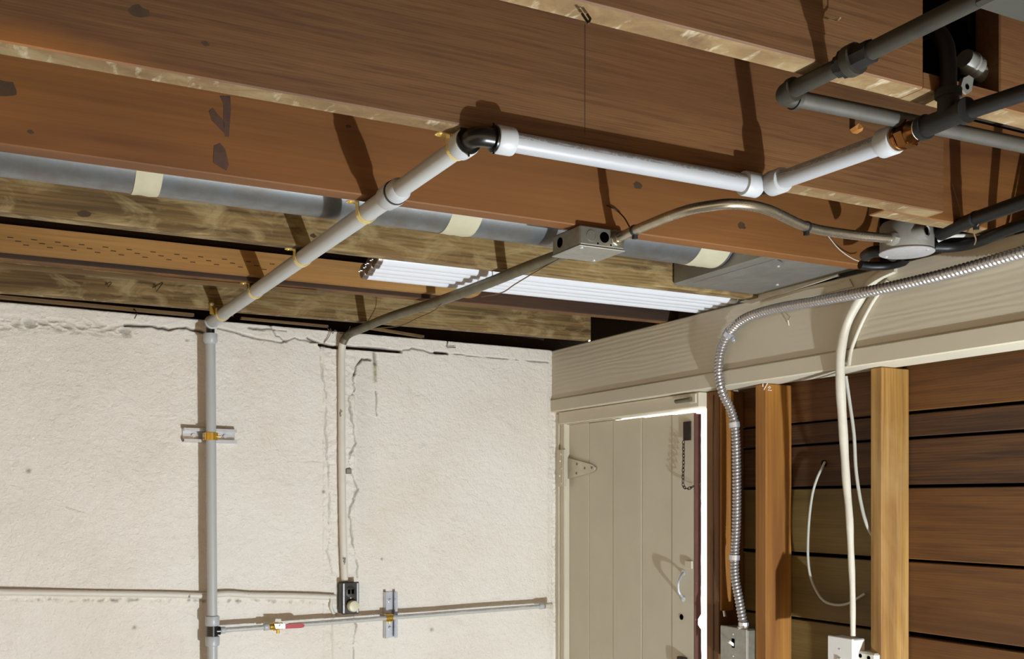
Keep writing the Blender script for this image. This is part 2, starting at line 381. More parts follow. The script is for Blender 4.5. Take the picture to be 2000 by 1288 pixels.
# ================================================================= THE SETTING
# plaster wall: a dense sheet whose cracks, ragged seams and slots are real relief
def build_wall():
    xs = np.concatenate([np.linspace(-2.6, 0.0, 14)[:-1], np.arange(0.0, 1.90, .0026), [1.92]])
    zs = np.concatenate([np.linspace(0, 1.12, 8)[:-1], np.arange(1.12, ZJ + .0001, .0026)])
    zs[-1] = ZJ
    X, Z = np.meshgrid(xs, zs); nx, nz = len(xs), len(zs)
    flat = np.stack([X.ravel(), Z.ravel()], 1)
    D = np.zeros(len(flat)); dirt = np.zeros(len(flat)); stain = np.zeros(len(flat))
    nz1 = np.array([mnoise.fractal(Vector((x * 3.2, z * 3.2, 1.7)), 1.0, 2.0, 3) for x, z in flat])
    nz2 = np.array([mnoise.fractal(Vector((x * 55, z * 55, 4.1)), .9, 2.1, 3) for x, z in flat])
    nz3 = np.array([mnoise.fractal(Vector((x * 14, z * 14, 9.3)), .8, 2.0, 3) for x, z in flat])
    D += nz1 * .0045 + nz2 * .00055
    def dist(pl):
        pl = [(p.x, p.z) for p in (PW(*q) for q in pl)]; best = np.full(len(flat), 9.0)
        for a, b in zip(pl[:-1], pl[1:]):
            a = np.array(a); b = np.array(b); ab = b - a; t = np.clip(((flat - a) @ ab) / max(ab @ ab, 1e-9), 0, 1)
            best = np.minimum(best, np.hypot(*(flat - a - t[:, None] * ab).T))
        return best
    def jag(pl, amp=2.0, n=5):
        out = []
        for a, b in zip(pl[:-1], pl[1:]):
            for k in range(n):
                t = k / n; out.append((a[0] + (b[0]-a[0])*t + random.uniform(-amp, amp), a[1] + (b[1]-a[1])*t + random.uniform(-amp, amp)))
        return out + [pl[-1]]
    def crack(pl, w=.0035, depth=.010, dk=.75, amp=1.6, n=4, solid=False):
        nonlocal D, dirt
        d = dist(jag(pl, amp, n)); wv = w * np.clip(.52 + .8 * nz3, .12, 1.1) if not solid else w * (1 + .25 * nz3); m = np.exp(-(d / wv) ** (8 if solid else 2))
        D -= depth * m; dirt = np.maximum(dirt, min(1, dk * 1.25) * m)
    crack([(245, 637), (290, 637), (330, 643), (365, 641), (400, 650)], .0035, .012, .8)
    crack([(455, 624), (518, 629)], .005, .012, .85); crack([(486, 641), (520, 643), (560, 647)], .003, .008, .6)
    crack([(427, 641), (490, 659), (549, 668), (577, 661), (616, 668)], .003, .008, .55)
    crack([(525, 630), (540, 655), (560, 668)], .003, .008, .45)
    crack([(600, 661), (627, 671)], .003, .01, .8)
    crack([(625, 673), (661, 679)], .0052, .030, 1, .8, 4, True); crack([(678, 678), (783, 687)], .0054, .030, 1, .6, 4, True)
    crack([(785, 686), (805, 681), (850, 690)], .003, .008, .6)
    crack([(850, 689), (874, 691)], .0045, .02, .95, .5, 4, True); crack([(874, 691), (930, 696), (1000, 702), (1072, 708)], .0026, .008, .5, .8)
    crack([(627, 674), (628, 732), (633, 747), (637, 778), (635, 838), (643, 960), (642, 1020), (645, 1048), (640, 1076), (649, 1118)], .0035, .006, .28, 1.6, 5)
    crack([(725, 703), (707, 701), (695, 716), (692, 732)], .0032, .012, .75)
    crack([(692, 732), (691, 747), (692, 763), (681, 777), (684, 800), (692, 838), (694, 866), (682, 894), (685, 918), (700, 957), (691, 978), (682, 999), (685, 1034), (691, 1069), (698, 1083), (698, 1128)], .0035, .009, .42, 2.0, 4)
    crack([(692, 1198), (696, 1230), (691, 1258), (692, 1272), (684, 1290)], .0035, .010, .5, 2.0, 4)
    crack([(734, 765), (736, 812)], .0022, .006, .55, .8); crack([(648, 1190), (650, 1288)], .003, .004, .15)
    crack([(560, 900), (628, 903)], .0022, .002, .12); crack([(130, 990), (165, 1002)], .0018, .002, .3)
    for cx_, cy_, r_ in ((55, 919, .006), (365, 664, .004), (262, 1226, .005), (746, 1092, .004), (843, 1230, .006), (690, 975, .004), (682, 1010, .004), (632, 960, .005)):
        p = PW(cx_, cy_); d = np.hypot(flat[:, 0] - p.x, flat[:, 1] - p.z); m = np.exp(-(d / r_) ** 2); dirt = np.maximum(dirt, .55 * m); D -= .004 * m
    # ragged mortar seam at the top left, rough filled chase behind the riser conduit, spatter under the long conduit
    m = np.exp(-(dist([(0, 632), (60, 631), (130, 635), (200, 641), (250, 645)]) / .016) ** 2)
    rg = np.array([mnoise.ridged_multi_fractal(Vector((x * 28 + z * 10, z * 70, 2)), .9, 2.0, 3, .8, 1.9) if mm > .02 else 0 for (x, z), mm in zip(flat, m)])
    D += m * (rg - 1.0) * .011; dirt = np.maximum(dirt, m * np.clip((.75 - rg), 0, 1) * .6)
    a0, a1 = PW(632, 900).x, PW(692, 900).x
    ins = ((flat[:, 0] > a0) & (flat[:, 0] < a1) & (flat[:, 1] < PW(660, 682).z))
    D += np.where(ins, nz2 * .0018 + .0025, 0); 
    m = np.exp(-(dist([(0, 1172), (120, 1172), (400, 1174), (640, 1178)]) / .006) ** 2)
    D += m * nz2 * .0035; dirt = np.maximum(dirt, m * np.clip(nz2 - .05, 0, 1) * 1.0)
    # brown and green run-down stain
    m = np.exp(-(dist([(731, 690), (733, 710)]) / .0055) ** 2); dirt = np.maximum(dirt, .62 * m); D -= .006 * m
    stain = np.maximum(stain, .85 * np.exp(-(dist([(732, 712), (733, 744)]) / .0062) ** 2) * np.clip(.8 + nz2 * .6, 0, 1))
    px0, px1 = PW(694, 900).x, PW(738, 900).x
    patch = np.clip((flat[:, 0] - px0) / .006, 0, 1) * np.clip((px1 - flat[:, 0]) / .05, 0, 1) * np.clip((PW(700, 703).z - flat[:, 1]) / .006, 0, 1) * np.clip((flat[:, 1] - PW(700, 1060).z) / .2, 0, 1)
    # crumbled arris at the door-side corner
    e = np.clip((flat[:, 0] - 1.835) / .03, 0, 1); D -= e * (.006 + .006 * np.abs(nz2))
    Y = WK + WS * flat[:, 0] - D
    me = bpy.data.meshes.new('wall_back')
    n0 = nx * nz
    verts = np.stack([flat[:, 0], Y, flat[:, 1]], 1)
    i = np.arange(n0).reshape(nz, nx)
    q = np.stack([i[:-1, :-1], i[:-1, 1:], i[1:, 1:], i[1:, :-1]], -1).reshape(-1, 4)
    top = i[-1]; bk = verts[top] + np.array([0, .16, 0]); verts = np.vstack([verts, bk]); bi = np.arange(n0, n0 + nx)
    q2 = np.stack([top[:-1], top[1:], bi[1:], bi[:-1]], -1); q = np.vstack([q, q2])
    me.from_pydata(verts.tolist(), [], q.tolist()); me.materials.append(M['plaster'])
    me.polygons.foreach_set('use_smooth', [True] * len(q))
    for nm, arr in (('dirt', dirt), ('stain', stain), ('patch', patch)):
        a = me.attributes.new(nm, 'FLOAT', 'POINT'); a.data.foreach_set('value', np.concatenate([arr, np.zeros(nx)]).astype(np.float32))
    o = bpy.data.objects.new('wall_back', me); C.objects.link(o)
    struct(o, 'cream painted plaster wall with cracks and rough seams')
build_wall()

struct(MB().box(-2.6, 2.05, -1.5, 3.4, -.12, 0).build('floor', M['concrete']), 'grey concrete floor slab')
cl = struct(MB().box(-4.0, 2.05, -3.5, 3.5, 2.34, 2.37).build('ceiling', M['subfloor']), 'dark board subfloor above the joists')
for yy in (.6, .2, -.2, -.6, -1.0, -1.4): MB().box(-2.6, 1.9, yy - .04, yy, ZJ, 2.335).build('joist', M['joist_brown'], cl)  # unseen joists behind the camera, added to hold ambient light off the joist faces
struct(MB().box(-2.6, 2.06, 3.33, 3.36, 2.0, 2.34).build('trim_1', M['subfloor']), 'dark rim board behind the top of the plaster wall')
struct(MB().box(2.05, 2.09, .3, 3.3, 1.93, 2.34).build('trim_2', M['subfloor']), 'dark rim board behind the painted beam')

# right wall: backing with each sheathing board in front of it
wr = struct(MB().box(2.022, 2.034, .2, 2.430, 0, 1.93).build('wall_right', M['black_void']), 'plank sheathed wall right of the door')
rows = [(0, 1.108), (1.116, 1.280), (1.288, 1.453), (1.461, 1.629), (1.637, 1.744), (1.750, 1.803), (1.810, 1.925)]
rng = random.Random(3)
for k, (z0, z1) in enumerate(rows):
    for (y0, y1, left) in ((1.800, 2.40, True), (.25, 1.798, False)):
        mat = (M['sheath_olive'] if left and k < 4 else M['sheath_rough'] if k in (4, 5) else M['sheath_brown'])
        dz = rng.uniform(-.002, .002); dx = rng.uniform(-.002, .003)
        MB().box(1.992 + dx, 2.02, y0, y1, z0 + dz, z1 + dz, .002).build('sheathing_board', mat, wr)

# beam along the top of the right wall
bmz = thing('timber_beam', 'large beige painted timber beam with raised grain above the door', 'beam', (1.905, 2.0, 1.912))
MB().box(1.858, 1.955, .3, 3.262, 1.956, ZJ, .003).build('beam_body', M['beam_paint'], bmz)
MB().box(1.852, 1.950, .3, 3.262, 1.912, 1.9555, .003).build('lower_strip', M['beam_strip'], bmz)

# door frame
yj = P(1102, 900, x=1.880).y
tr = struct(MB().box(1.880, 1.965, yj, 3.262, 0, 1.872, .002).build('trim_3', M['door_trim']), 'beige painted hinge side door jamb')
MB().box(1.874, 1.8795, P(1091, 900, x=1.874).y, 3.262, 0, 1.905, .0015).build('jamb_strip', M['door_trim'], tr)
hd = struct(MB().box(1.872, 1.930, 2.428, P(1091, 826, x=1.872).y, 1.8680, 1.9105, .002).build('trim_4', M['door_trim']), 'beige painted door head board below the beam')
MB().box(1.890, 1.926, 2.905, yj - .001, 1.8655, 1.8676, .0005).build('stop_strip', M['door_trim'], hd)
# barrel bolt on the head board
MB().box(1.866, 1.8718, P(1359, 780, x=1.868).y, P(1347, 780, x=1.868).y, 1.880, 1.906, .001).build('bolt_plate', M['beam_strip'], hd)
MB().tube([(1.862, P(1320, 783, x=1.862).y, 1.890), (1.862, P(1350, 783, x=1.862).y, 1.8905)], .0062, 12).build('bolt_rod', M['emt_old'], hd)

# plank door
XD = 1.900
dr = thing('door_1', 'beige painted plank door with strap hinge', None, (1.915, 2.85, 0)); dr['kind'] = 'structure'; dr['label'] = 'beige painted vertical plank door beside the plaster wall'
edges = [P(px, 1000, x=XD).y for px in (1111, 1150, 1197, 1253, 1312, 1356)]
for a, b in zip(edges[:-1], edges[1:]):
    zt = 1.8560 + (((a + b) / 2) - 2.49) / .71 * .0105
    MB().box(XD + rng.uniform(-.0012, .0012), XD + (.010 if b == edges[-1] else .024), b + .0009, a - .0009, .02, zt, .0016).build('board', M['door_paint'], dr)
zz_ = np.linspace(.02, 1.853, 120); n0, n1 = P(1362, 1221, x=XD + .01).z, P(1362, 1203, x=XD + .01).z
prof = [(XD - .0005, edges[-1] - .002, z) for z in zz_] + [(XD + (.012 if n0 < z < n1 else .0235 + .0035 * mnoise.noise(Vector((z * 11, 3, 0))) + .0015 * mnoise.noise(Vector((z * 60, 3, 0)))), edges[-1] - .002, z) for z in zz_[::-1]]
MB().prism(prof, (0, .0026, 0)).build('door_edge', M['door_edge'], dr)
# hinge
hg_y = P(1106, 900, x=1.872).y
hz0, hz1 = P(1096, 951, x=1.872).z, P(1096, 879, x=1.872).z
hl = MB().box(1.870, 1.8738, P(1103, 900, x=1.872).y, P(1089, 900, x=1.872).y, hz0, hz1, .0006).build('hinge_leaf', M['beam_strip'], dr)
for px, py in ((1096, 888), (1094, 901), (1097, 916), (1093, 930), (1097, 945)):
    p = P(px, py, x=1.870); MB().lathe(p, (-1, 0, 0), [(0, .004), (.0012, .0038), (.002, .002)], 10).build('screw', M['chalk'], hl)
pin = MB()
zz = [hz0, hz0 + (hz1-hz0)*.26, hz0 + (hz1-hz0)*.73, hz1]
for a, b in zip(zz[:-1], zz[1:]): pin.tube([(1.876, yj - .006, a + .001), (1.876, yj - .006, b - .001)], .0075, 14)
pin.build('hinge_pin', M['beam_strip'], dr)
pts = [P(*q, x=1.8965) for q in ((1111, 895), (1158, 908), (1163, 913), (1163, 918), (1158, 922), (1111, 936))]
hs = MB().prism(pts, (-.0028, 0, 0)).build('hinge_strap', M['hinge_paint'], dr)
for px, py in ((1127, 907), (1126, 925), (1156, 914), (1142, 915)):
    MB().lathe(P(px, py, x=1.8935), (-1, 0, 0), [(0, .0045), (.0012, .004), (.002, .0022)], 10).build('screw', M['emt_old'], hs)
# chain with its plate
MB().box(1.893, 1.899, P(1348, 840, x=1.895).y, P(1335, 840, x=1.895).y, P(1340, 861, x=1.895).z, P(1340, 824, x=1.895).z, .001).build('chain_plate', M['nail'], dr)
ch = MB(); path = smooth_path([P(1335, 862, x=1.888), P(1335, 900, x=1.886), P(1334, 935, x=1.884), P(1335, 951, x=1.882), P(1344, 955, x=1.884), P(1355, 950, x=1.893)], .0095)
for i in range(len(path) - 1):
    a, b = path[i], path[i+1]; t = (b - a).normalized(); s1 = t.cross(Vector((1, 0, 0))).normalized(); s2 = t.cross(s1)
    sd_ = s1 if i % 2 else s2; c0 = (a + b) / 2
    ch.tube([c0 + t*math.cos(u)*.0072 + sd_*math.sin(u)*.0038 for u in [2*math.pi*k/10 for k in range(11)]], .0012, 5, False)
ch.build('chain', M['nail'], dr)
# pull handle, latch plate, knob hole, hasp
hp = smooth_path([P(1333, 1120, x=1.899), P(1332, 1123, x=1.885), P(1326, 1135, x=1.872), P(1325, 1146, x=1.870), P(1326, 1157, x=1.872), P(1332, 1166, x=1.885), P(1333, 1169, x=1.899)], .004)
hn = MB().tube(hp, .0042, 10).build('pull_handle', M['zinc'], dr)
for py in (1119, 1170): MB().lathe(P(1335, py, x=1.8995), (-1, 0, 0), [(0, .009), (.002, .009), (.004, .005)], 12).build('foot', M['zinc'], hn)
MB().box(1.892, 1.8985, P(1352, 1105, x=1.895).y, P(1339, 1105, x=1.895).y, P(1345, 1111, x=1.895).z, P(1345, 1096, x=1.895).z, .001).build('latch_plate', M['door_trim'], dr)
MB().lathe(P(1331, 1206, x=1.8984), (-1, 0, 0), [(0, .0085), (.0004, .0085)], 20, False).build('knob_hole', M['black_void'], dr)
MB().box(1.885, 1.8985, P(1341, 1290, x=1.895).y, P(1327, 1290, x=1.895).y, 1.10, P(1335, 1284, x=1.895).z, .001).build('hasp', M['nail'], dr)

# ================================================================= TIMBER
def joist(yfar, x0, x1, mat, label, z1=2.335, hole=None, edge=None):
    b = MB(); y0 = yfar - .04
    if hole is None: b.box(x0, x1, y0, yfar, ZJ, z1, .002, 0, 1)
    else:
        ha, hb, hz = hole
        b.box(x0, ha, y0, yfar, ZJ, z1, .002, 0, 1); b.box(hb, x1, y0, yfar, ZJ, z1, .002, 0, 1); b.box(ha - .001, hb + .001, y0, yfar, ZJ, hz, .001, 0, 1)
    return tag(b.build('floor_joist', [mat, edge or mat]), label, 'joist', 'floor joists overhead')
J = [1.0, 1.395, 1.785, 2.19, 2.60, 3.01]
j3 = joist(J[0], -2.6, 1.9, M['joist_brown'], 'brown floor joist nearest the viewer, crossed by the black iron pipe', edge=M['lath_edge'], hole=(1.10, 1.246, 2.152))
j2 = joist(J[1], -2.6, 1.606, M['joist_brown'], 'wide fine-grained brown joist behind the lettered white pipe, its elbow at the lower edge', edge=M['lath_edge'])
j1 = joist(J[2], -2.6, 1.86, M['joist_orange'], 'orange-brown joist hiding the top of the grey duct, steel junction box below it')
j0 = joist(J[3], -2.6, 1.955, M['joist_grey'], 'weathered grey-brown joist just behind the round grey duct')
jm1 = joist(J[4], -2.6, 1.90, M['joist_dark'], 'dark brown joist behind the orange plank and the fluorescent tubes', edge=M['jamb_wood'])
jm2 = joist(J[5], -2.6, 1.848, M['joist_grey'], 'weathered joist closest to the plaster wall, cut off short at the beam', edge=M['lath_edge'])
tag(MB().box(1.50, 2.045, 1.398, 1.437, ZJ, 2.335, .002, 0, 1).build('lapped_joist', [M['joist_orange'], M['lath_edge']]), 'short brown joist lapped behind the fine-grained one above the round box', 'joist')
sm = metal('grease_stain', '4a3020', '35211a', .7, 0, 60)
MB().prism([P(*q, y=J[1]-.0402) for q in ((1142, 48), (1144, 48), (1143, 265), (1142, 265))], (0, -.0003, 0)).build('stain_line', sm, j2)
MB().box(1.085, 1.262, 1.0005, 1.004, ZJ + .004, 2.334).build('hole_shade', M['black_void'], j3)  # near-black panel added behind the hole so its depth reads as deep shade
# knots and stains on the joists are discs of end grain set flush in the wood
kn = metal('dark_knot', '33220f', '4f3518', .8, 0, 60)
for par, y, spots in ((j2, J[1]-.04, [(270, 22, .009), (400, 85, .004)]), (j1, J[2]-.04, [(10, 172, .016), (60, 258, .004), (1245, 362, .009), (1448, 441, .009), (680, 247, .004)]), (j0, J[3]-.04, [(165, 418, .009), (612, 461, .006)])):
    for px, py, r in spots:
        p = P(px, py, y=y + .0004); MB().prism([p + Vector((math.cos(a) * r * rng.uniform(.9, 1.6), 0, math.sin(a) * r * rng.uniform(.6, .95))) for a in [2*math.pi*k/13 for k in range(13)]], (0, -.0006, 0)).build('knot', kn, par)
for pl in ([(429, 188), (450, 188), (451, 215), (447, 268), (440, 267), (436, 240), (437, 205)], [(408, 218), (416, 211), (424, 222), (437, 236), (440, 262), (428, 250), (414, 236)], [(418, 285), (430, 280), (440, 292), (447, 322), (442, 334), (416, 318)]):
    MB().prism([P(*q, y=J[2]-.0402) for q in pl], (0, -.0004, 0)).build('grease_stain', sm, j1)

# loose timber stored between the joists
plk = MB(); zb, zt = 2.140, 2.197; y0, y1 = 2.530, 2.556; pl = [(-2.4, y0, zb), (1.205, y0, zb)]
for k in range(7):
    a = -math.pi/2 + math.pi/2 * k / 6; pl.append((1.205 + .03*math.cos(a), y0, zb + .03 + .03*math.sin(a)))
pl += [(1.215, y0, zt), (-2.4, y0, zt)]
po = plk.prism(pl, (0, y1 - y0, 0)).build('loose_plank', M['plank_orange'])
tag(po, 'bright orange-brown plank with a rounded end resting against the dark joist', 'plank')
for k in range(34):                                      # short dark saw nicks along the plank face
    px = 20 + k * 15.5; p = P(px, 462 + px * .102 + (k % 3) * 6, y=y0)
    MB().box(p.x - .006, p.x + .006, y0 - .0003, y0 + .0003, p.z - .0009, p.z + .0009).build('saw_nick', M['joist_dark'], po)
def lath(a, b, h, t, label):
    a, b = Vector(a), Vector(b); d = (b - a); c = (a + b) / 2; dn = d.normalized(); s1 = Vector((0, 0, 1)); s2 = dn.cross(s1).normalized()
    return tag(MB().obox(c, d / 2, s2 * t / 2, (s2.cross(dn)).normalized() * h / 2, .0006).build('lath_strip', M['lath_wood']), label, 'lath', 'thin lath strips under the ceiling')
lath(P(-60, 514, z=2.124), P(618, 571, z=2.124), .010, .012, 'thin lath strip hanging below the dark joist, left of the diagonal pipe')
lath(P(-60, 575, z=2.126), P(378, 616, z=2.126), .009, .016, 'thin lath strip along the wall top, left of the diagonal pipe')
lath(P(722, 641, z=2.122), P(826, 658, z=2.122), .008, .014, 'short pale lath strip above the wall, right of the bare conduit')
lath(P(470, 622, z=2.126), P(640, 638, z=2.126), .007, .014, 'lath strip along the wall top between diagonal pipe and bare conduit')

# studs of the right wall
def stud(px0, px1, mat, label, z1=1.911, xf=1.900, xb=1.990, base=0.0):
    ya, yb = P(px0, 900, x=xf).y, P(px1, 900, x=xf).y
    return tag(MB().box(xf, xb, yb, ya, base, z1, .002).build('wall_stud', mat), label, 'stud', 'wall studs under the beam')
s1 = stud(1475, 1496, M['stud_wood'], 'orange wooden stud with a chalk mark at its top, middle of the three')
s2 = stud(1700, 1722, M['stud_pale'], 'pale streaky wooden stud right of the white cable')
s0 = tag(MB().box(1.900, 1.990, 2.373, 2.430, 0, 1.911, .002).build('wall_stud', M['jamb_wood']), 'brown latch side jamb stud next to the daylight gap', 'stud', 'wall studs under the beam')
MB().box(1.8985, 1.9005, 2.395, 2.3975, .2, 1.90).build('seam', M['joist_dark'], s0)
tag(MB().box(1.902, 1.947, 2.3645, 2.3725, P(1420, 1194, x=1.92).z, 1.911, .002).build('wood_cleat', M['stud_wood']), 'orange wooden cleat carrying the flexible conduit straps', 'cleat')
ys1 = P(1496, 900, x=1.9).y - .0006
cm = MB()
for st in ([(1490, 750), (1490, 756)], [(1492, 762), (1499, 749)], [(1500, 758), (1503, 755), (1505, 757), (1500, 763), (1507, 763)]):
    cm.tube([P(*q, y=ys1) for q in st], .0011, 6)
cm.build('chalk_mark', M['chalk'], s1)

# ================================================================= DUCT
du = thing('round_duct', 'round galvanised duct running between two joists', 'duct', (.7, 1.968, 2.145))
RD = .072; DY, DZ = 1.968, 2.145 + .072
MB().tube(line((-2.5, DY, DZ), (1.5725, DY, DZ), 60), RD, 40).build('duct_pipe', M['duct'], du)
for px, wpx, k in ((288, 52, 0), (902, 58, 1), (1384, 56, 2)):
    xa = P(px - wpx/2, 300 + px * .14, y=1.94).x; xb = P(px + wpx/2, 300 + px * .14, y=1.94).x
    n = 8; pts = line((xa, DY, DZ), (xb, DY, DZ), n)
    MB().tube(pts, lambda s_, a, t, k=k: RD + .0012 + .0006 * math.sin(s_ * 230 + a * 3 + k), 40).build('tape_band', M['tape'], du)
bt = thing('duct_boot', 'flat grey sheet metal duct boot beside the beam top', 'duct', (1.70, 1.98, 2.133))
MB().box(1.575, 1.848, 1.800, 2.146, 2.136, 2.27, .004).build('boot_body', M['boot'], bt)
MB().prism([(1.60, 2.10, 2.1355), (1.625, 2.10, 2.128), (1.63, 1.81, 2.128), (1.605, 1.81, 2.1355)], (.004, 0, .001)).build('seam', M['boot'], bt)
for x, y in ((1.66, 1.86), (1.80, 2.02), (1.64, 2.08)): MB().lathe((x, y, 2.136), (0, 0, -1), [(0, .004), (.002, .0035), (.003, .001)], 10).build('screw', M['zinc'], bt)
tag(MB().prism([P(1447, 591, x=1.857), P(1500, 570, x=1.857), P(1560, 552, x=1.857), P(1620, 540, x=1.857), P(1637, 531, x=1.857), P(1640, 540, x=1.857), P(1600, 552, x=1.857), P(1520, 577, x=1.857), P(1470, 594, x=1.857)], (-.006, 0, 0)).build('paint_peel', M['white_peel']), 'strip of peeling white paint on the beam top edge below the boot', 'paint flake')
tag(MB().prism([P(1490, 590, x=1.8575), P(1520, 583, x=1.8575), P(1580, 566, x=1.8575), P(1640, 556, x=1.8575), P(1660, 545, x=1.8575), P(1668, 560, x=1.8575), P(1600, 577, x=1.8575), P(1492, 600, x=1.8575)], (-.0035, 0, 0)).build('paint_peel', M['beam_strip']), 'pale lifted paint patch on the beam above the flexible conduit', 'paint flake')

# ================================================================= FLUORESCENT TUBES
def fluo(y, z, x0, x1, label):
    t = thing('fluorescent_tube', label, 'light tube', ((x0+x1)/2, y, z - .019), 'spare fluorescent tubes lying on the beam')
    MB().tube(line((x0+.012, y, z), (x1-.012, y, z), 3), .0188, 20).build('glass_tube', M['tube_glass'], t)
    for xa, d in ((x0, 1), (x1, -1)):
        cpo = MB().lathe((xa, y, z), (d, 0, 0), [(0, .0165), (.002, .0185), (.012, .0190), (.0125, .0189)], 20).build('end_cap', M['rust_cap'], t)
        pn = MB()
        for s_ in (-1, 1): pn.tube([(xa - d*.007, y + s_*.006, z), (xa + d*.001, y + s_*.006, z)], .0014, 8)
        pn.build('pin', M['zinc'], cpo)
    return t
tl = ['lowest white fluorescent tube, farthest from the duct', 'second white fluorescent tube from the plaster wall side', 'third white fluorescent tube from the plaster wall side', 'fourth white fluorescent tube from the plaster wall side', 'white fluorescent tube tucked closest behind the weathered joist']
for k in range(5):
    fluo(2.418 - k * .0395, 2.1512 + (k % 2) * .001, .858 - k * .006 + (k % 2) * .004, 2.03 - k*.004, tl[k])

# ================================================================= WHITE PLASTIC PIPES
R1, ZP = .0143, 2.113
XA = .644
def collar(p0, d, prof, name, mat, par): return MB().lathe(p0, d, prof, 28).build(name, mat, par)
def sleeve_prof(l, r0=R1 + .0005, r=R1 + .0058): return [(0, r0), (.0012, r - .0012), (.003, r), (l - .004, r), (l - .001, r - .001), (l, r0)]
A_END, B_END = 1.366, 3.100
pa = thing('plastic_pipe', 'white plastic pipe strapped diagonally under all the joists to the wall', 'pipe', (XA, 2.2, ZP - R1))
MB().tube(line((XA, A_END, ZP), (XA, B_END, ZP), 30), R1, 28).build('pipe', M['pex'], pa)
MB().tube(line((XA, 1.650, ZP), (XA, B_END - .01, ZP), 20), R1 + .0022, 28).build('thick_pipe', M['pex'], pa)
# expansion coupling
MB().lathe((XA, 1.652, ZP), (0, -1, 0), [(-.045, R1 + .0024), (-.036, R1 + .0065), (-.004, R1 + .0075), (0, R1 + .0068)], 28).build('sleeve', M['sleeve'], pa)
MB().lathe((XA, 1.652, ZP), (0, -1, 0), [(0, R1 + .0066), (.0045, R1 + .0066)], 28).build('coupling_ring', M['black_plastic'], pa)
MB().lathe((XA, 1.6475, ZP), (0, -1, 0), [(0, R1 + .0052), (.018, R1 + .0052), (.024, R1 + .0005)], 28).build('sleeve', M['sleeve'], pa)
YR = 1.340
collar((XA, YR + .026, ZP), (0, 1, 0), sleeve_prof(.030), 'sleeve', M['sleeve'], pa)
el = MB()
arc = [(XA, YR + .026, ZP)] + [(XA + .014 - .014*math.cos(a), YR + .014 - .014*math.sin(a), ZP) for a in [math.pi/2*k/8 for k in range(9)]] + [(XA + .030, YR, ZP)]
el.tube(arc, R1 - .0004, 24)
el.lathe((XA, YR + .0235, ZP), (0, 1, 0), [(0, R1 + .0046), (.0026, R1 + .0046)], 24); el.lathe((XA + .0262, YR, ZP), (1, 0, 0), [(0, R1 + .0046), (.0026, R1 + .0046)], 24)
for dx, dy, dz in ((.0275, 0, -.020), (.0275, 0, .020), (0, .0245, -.020), (-.012, .0245, .0165)):
    el.tube([(XA + dx, YR + dy, ZP + dz * .8), (XA + dx*1.0, YR + dy, ZP + dz * 1.12)], .0016, 8)
el.build('elbow', M['black_plastic'], pa)
# lower wall-side elbow of the diagonal run
XV = XA; YV = 3.114
collar((XA, 3.088, ZP), (0, 1, 0), [(0, R1 + .0022), (.001, R1 + .005), (.012, R1 + .0055), (.019, R1 + .001)], 'sleeve', M['sleeve'], pa)

# run along the joist and run back to the brass adapter
XE = 1.166
pb = thing('plastic_pipe', 'lettered white plastic pipe along the lower edge of the fine-grained joist', 'pipe', (.9, YR, ZP - R1))
MB().tube(line((XA + .03, YR, ZP), (XE - .020, YR, ZP), 20), R1, 40).build('pipe', M['pex_print'], pb)
collar((XA + .0288, YR, ZP), (1, 0, 0), sleeve_prof(.030), 'sleeve', M['sleeve'], pb)
collar((XE - .013, YR, ZP), (-1, 0, 0), sleeve_prof(.032), 'sleeve', M['sleeve'], pb)
e2 = MB(); e2.tube([(XE - .016, YR, ZP)] + [(XE - .012 + .012*math.sin(a), YR - .012 + .012*math.cos(a), ZP) for a in [math.pi/2*k/8 for k in range(9)]] + [(XE, YR - .018, ZP)], R1 - .0004, 24)
e2.lathe((XE - .0155, YR, ZP), (1, 0, 0), [(0, R1 + .0046), (.0026, R1 + .0046)], 24); e2.lathe((XE, YR - .0155, ZP), (0, 1, 0), [(0, R1 + .0046), (.0026, R1 + .0046)], 24)
e2.build('elbow', M['black_plastic'], pb)
PE = P(1752, 271, z=2.098)                               # brass end of the short run
d2 = (PE - Vector((XE, YR - .018, ZP))).normalized(); p2 = Vector((XE, YR - .016, ZP))
pc = thing('plastic_pipe', 'short lettered white plastic pipe joined to the brass adapter', 'pipe', (1.16, 1.2, 2.08))
MB().tube(line(p2, PE, 16), R1, 40).build('pipe', M['pex_print'], pc)
collar(p2 - d2 * 0.0, d2, sleeve_prof(.034), 'sleeve', M['sleeve'], pc)
collar(PE - d2 * .030, d2, sleeve_prof(.030), 'sleeve', M['sleeve'], pc)
TEE = P(1852, 230, z=2.095)
di = (TEE - PE).normalized()
ba = thing('brass_adapter', 'shiny brass threaded adapter between white pipe and iron tee', 'fitting', PE - Vector((0, 0, .015)))
MB().lathe(PE, di, [(0, .0165), (.002, .0178), (.008, .0178), (.009, .0165), (.012, .0165), (.013, .0182)], 24).build('ribbed_collar', M['copper'], ba)
MB().lathe(PE + di * .013, di, [(0, .0186), (.001, .0194), (.015, .0194), (.016, .0186)], 6, False).build('hex', M['copper'], ba)
MB().lathe(PE + di * .029, di, [(0, .0165), (.006, .0162), (.010, .0148), (.016, .0140)], 24).build('neck', M['copper'], ba)
MB().lathe(PE + di * .044, di, [(0, .0148), (.003, .0150), (.004, .0142)], 24).build('thread_tape', M['chalk'], ba)

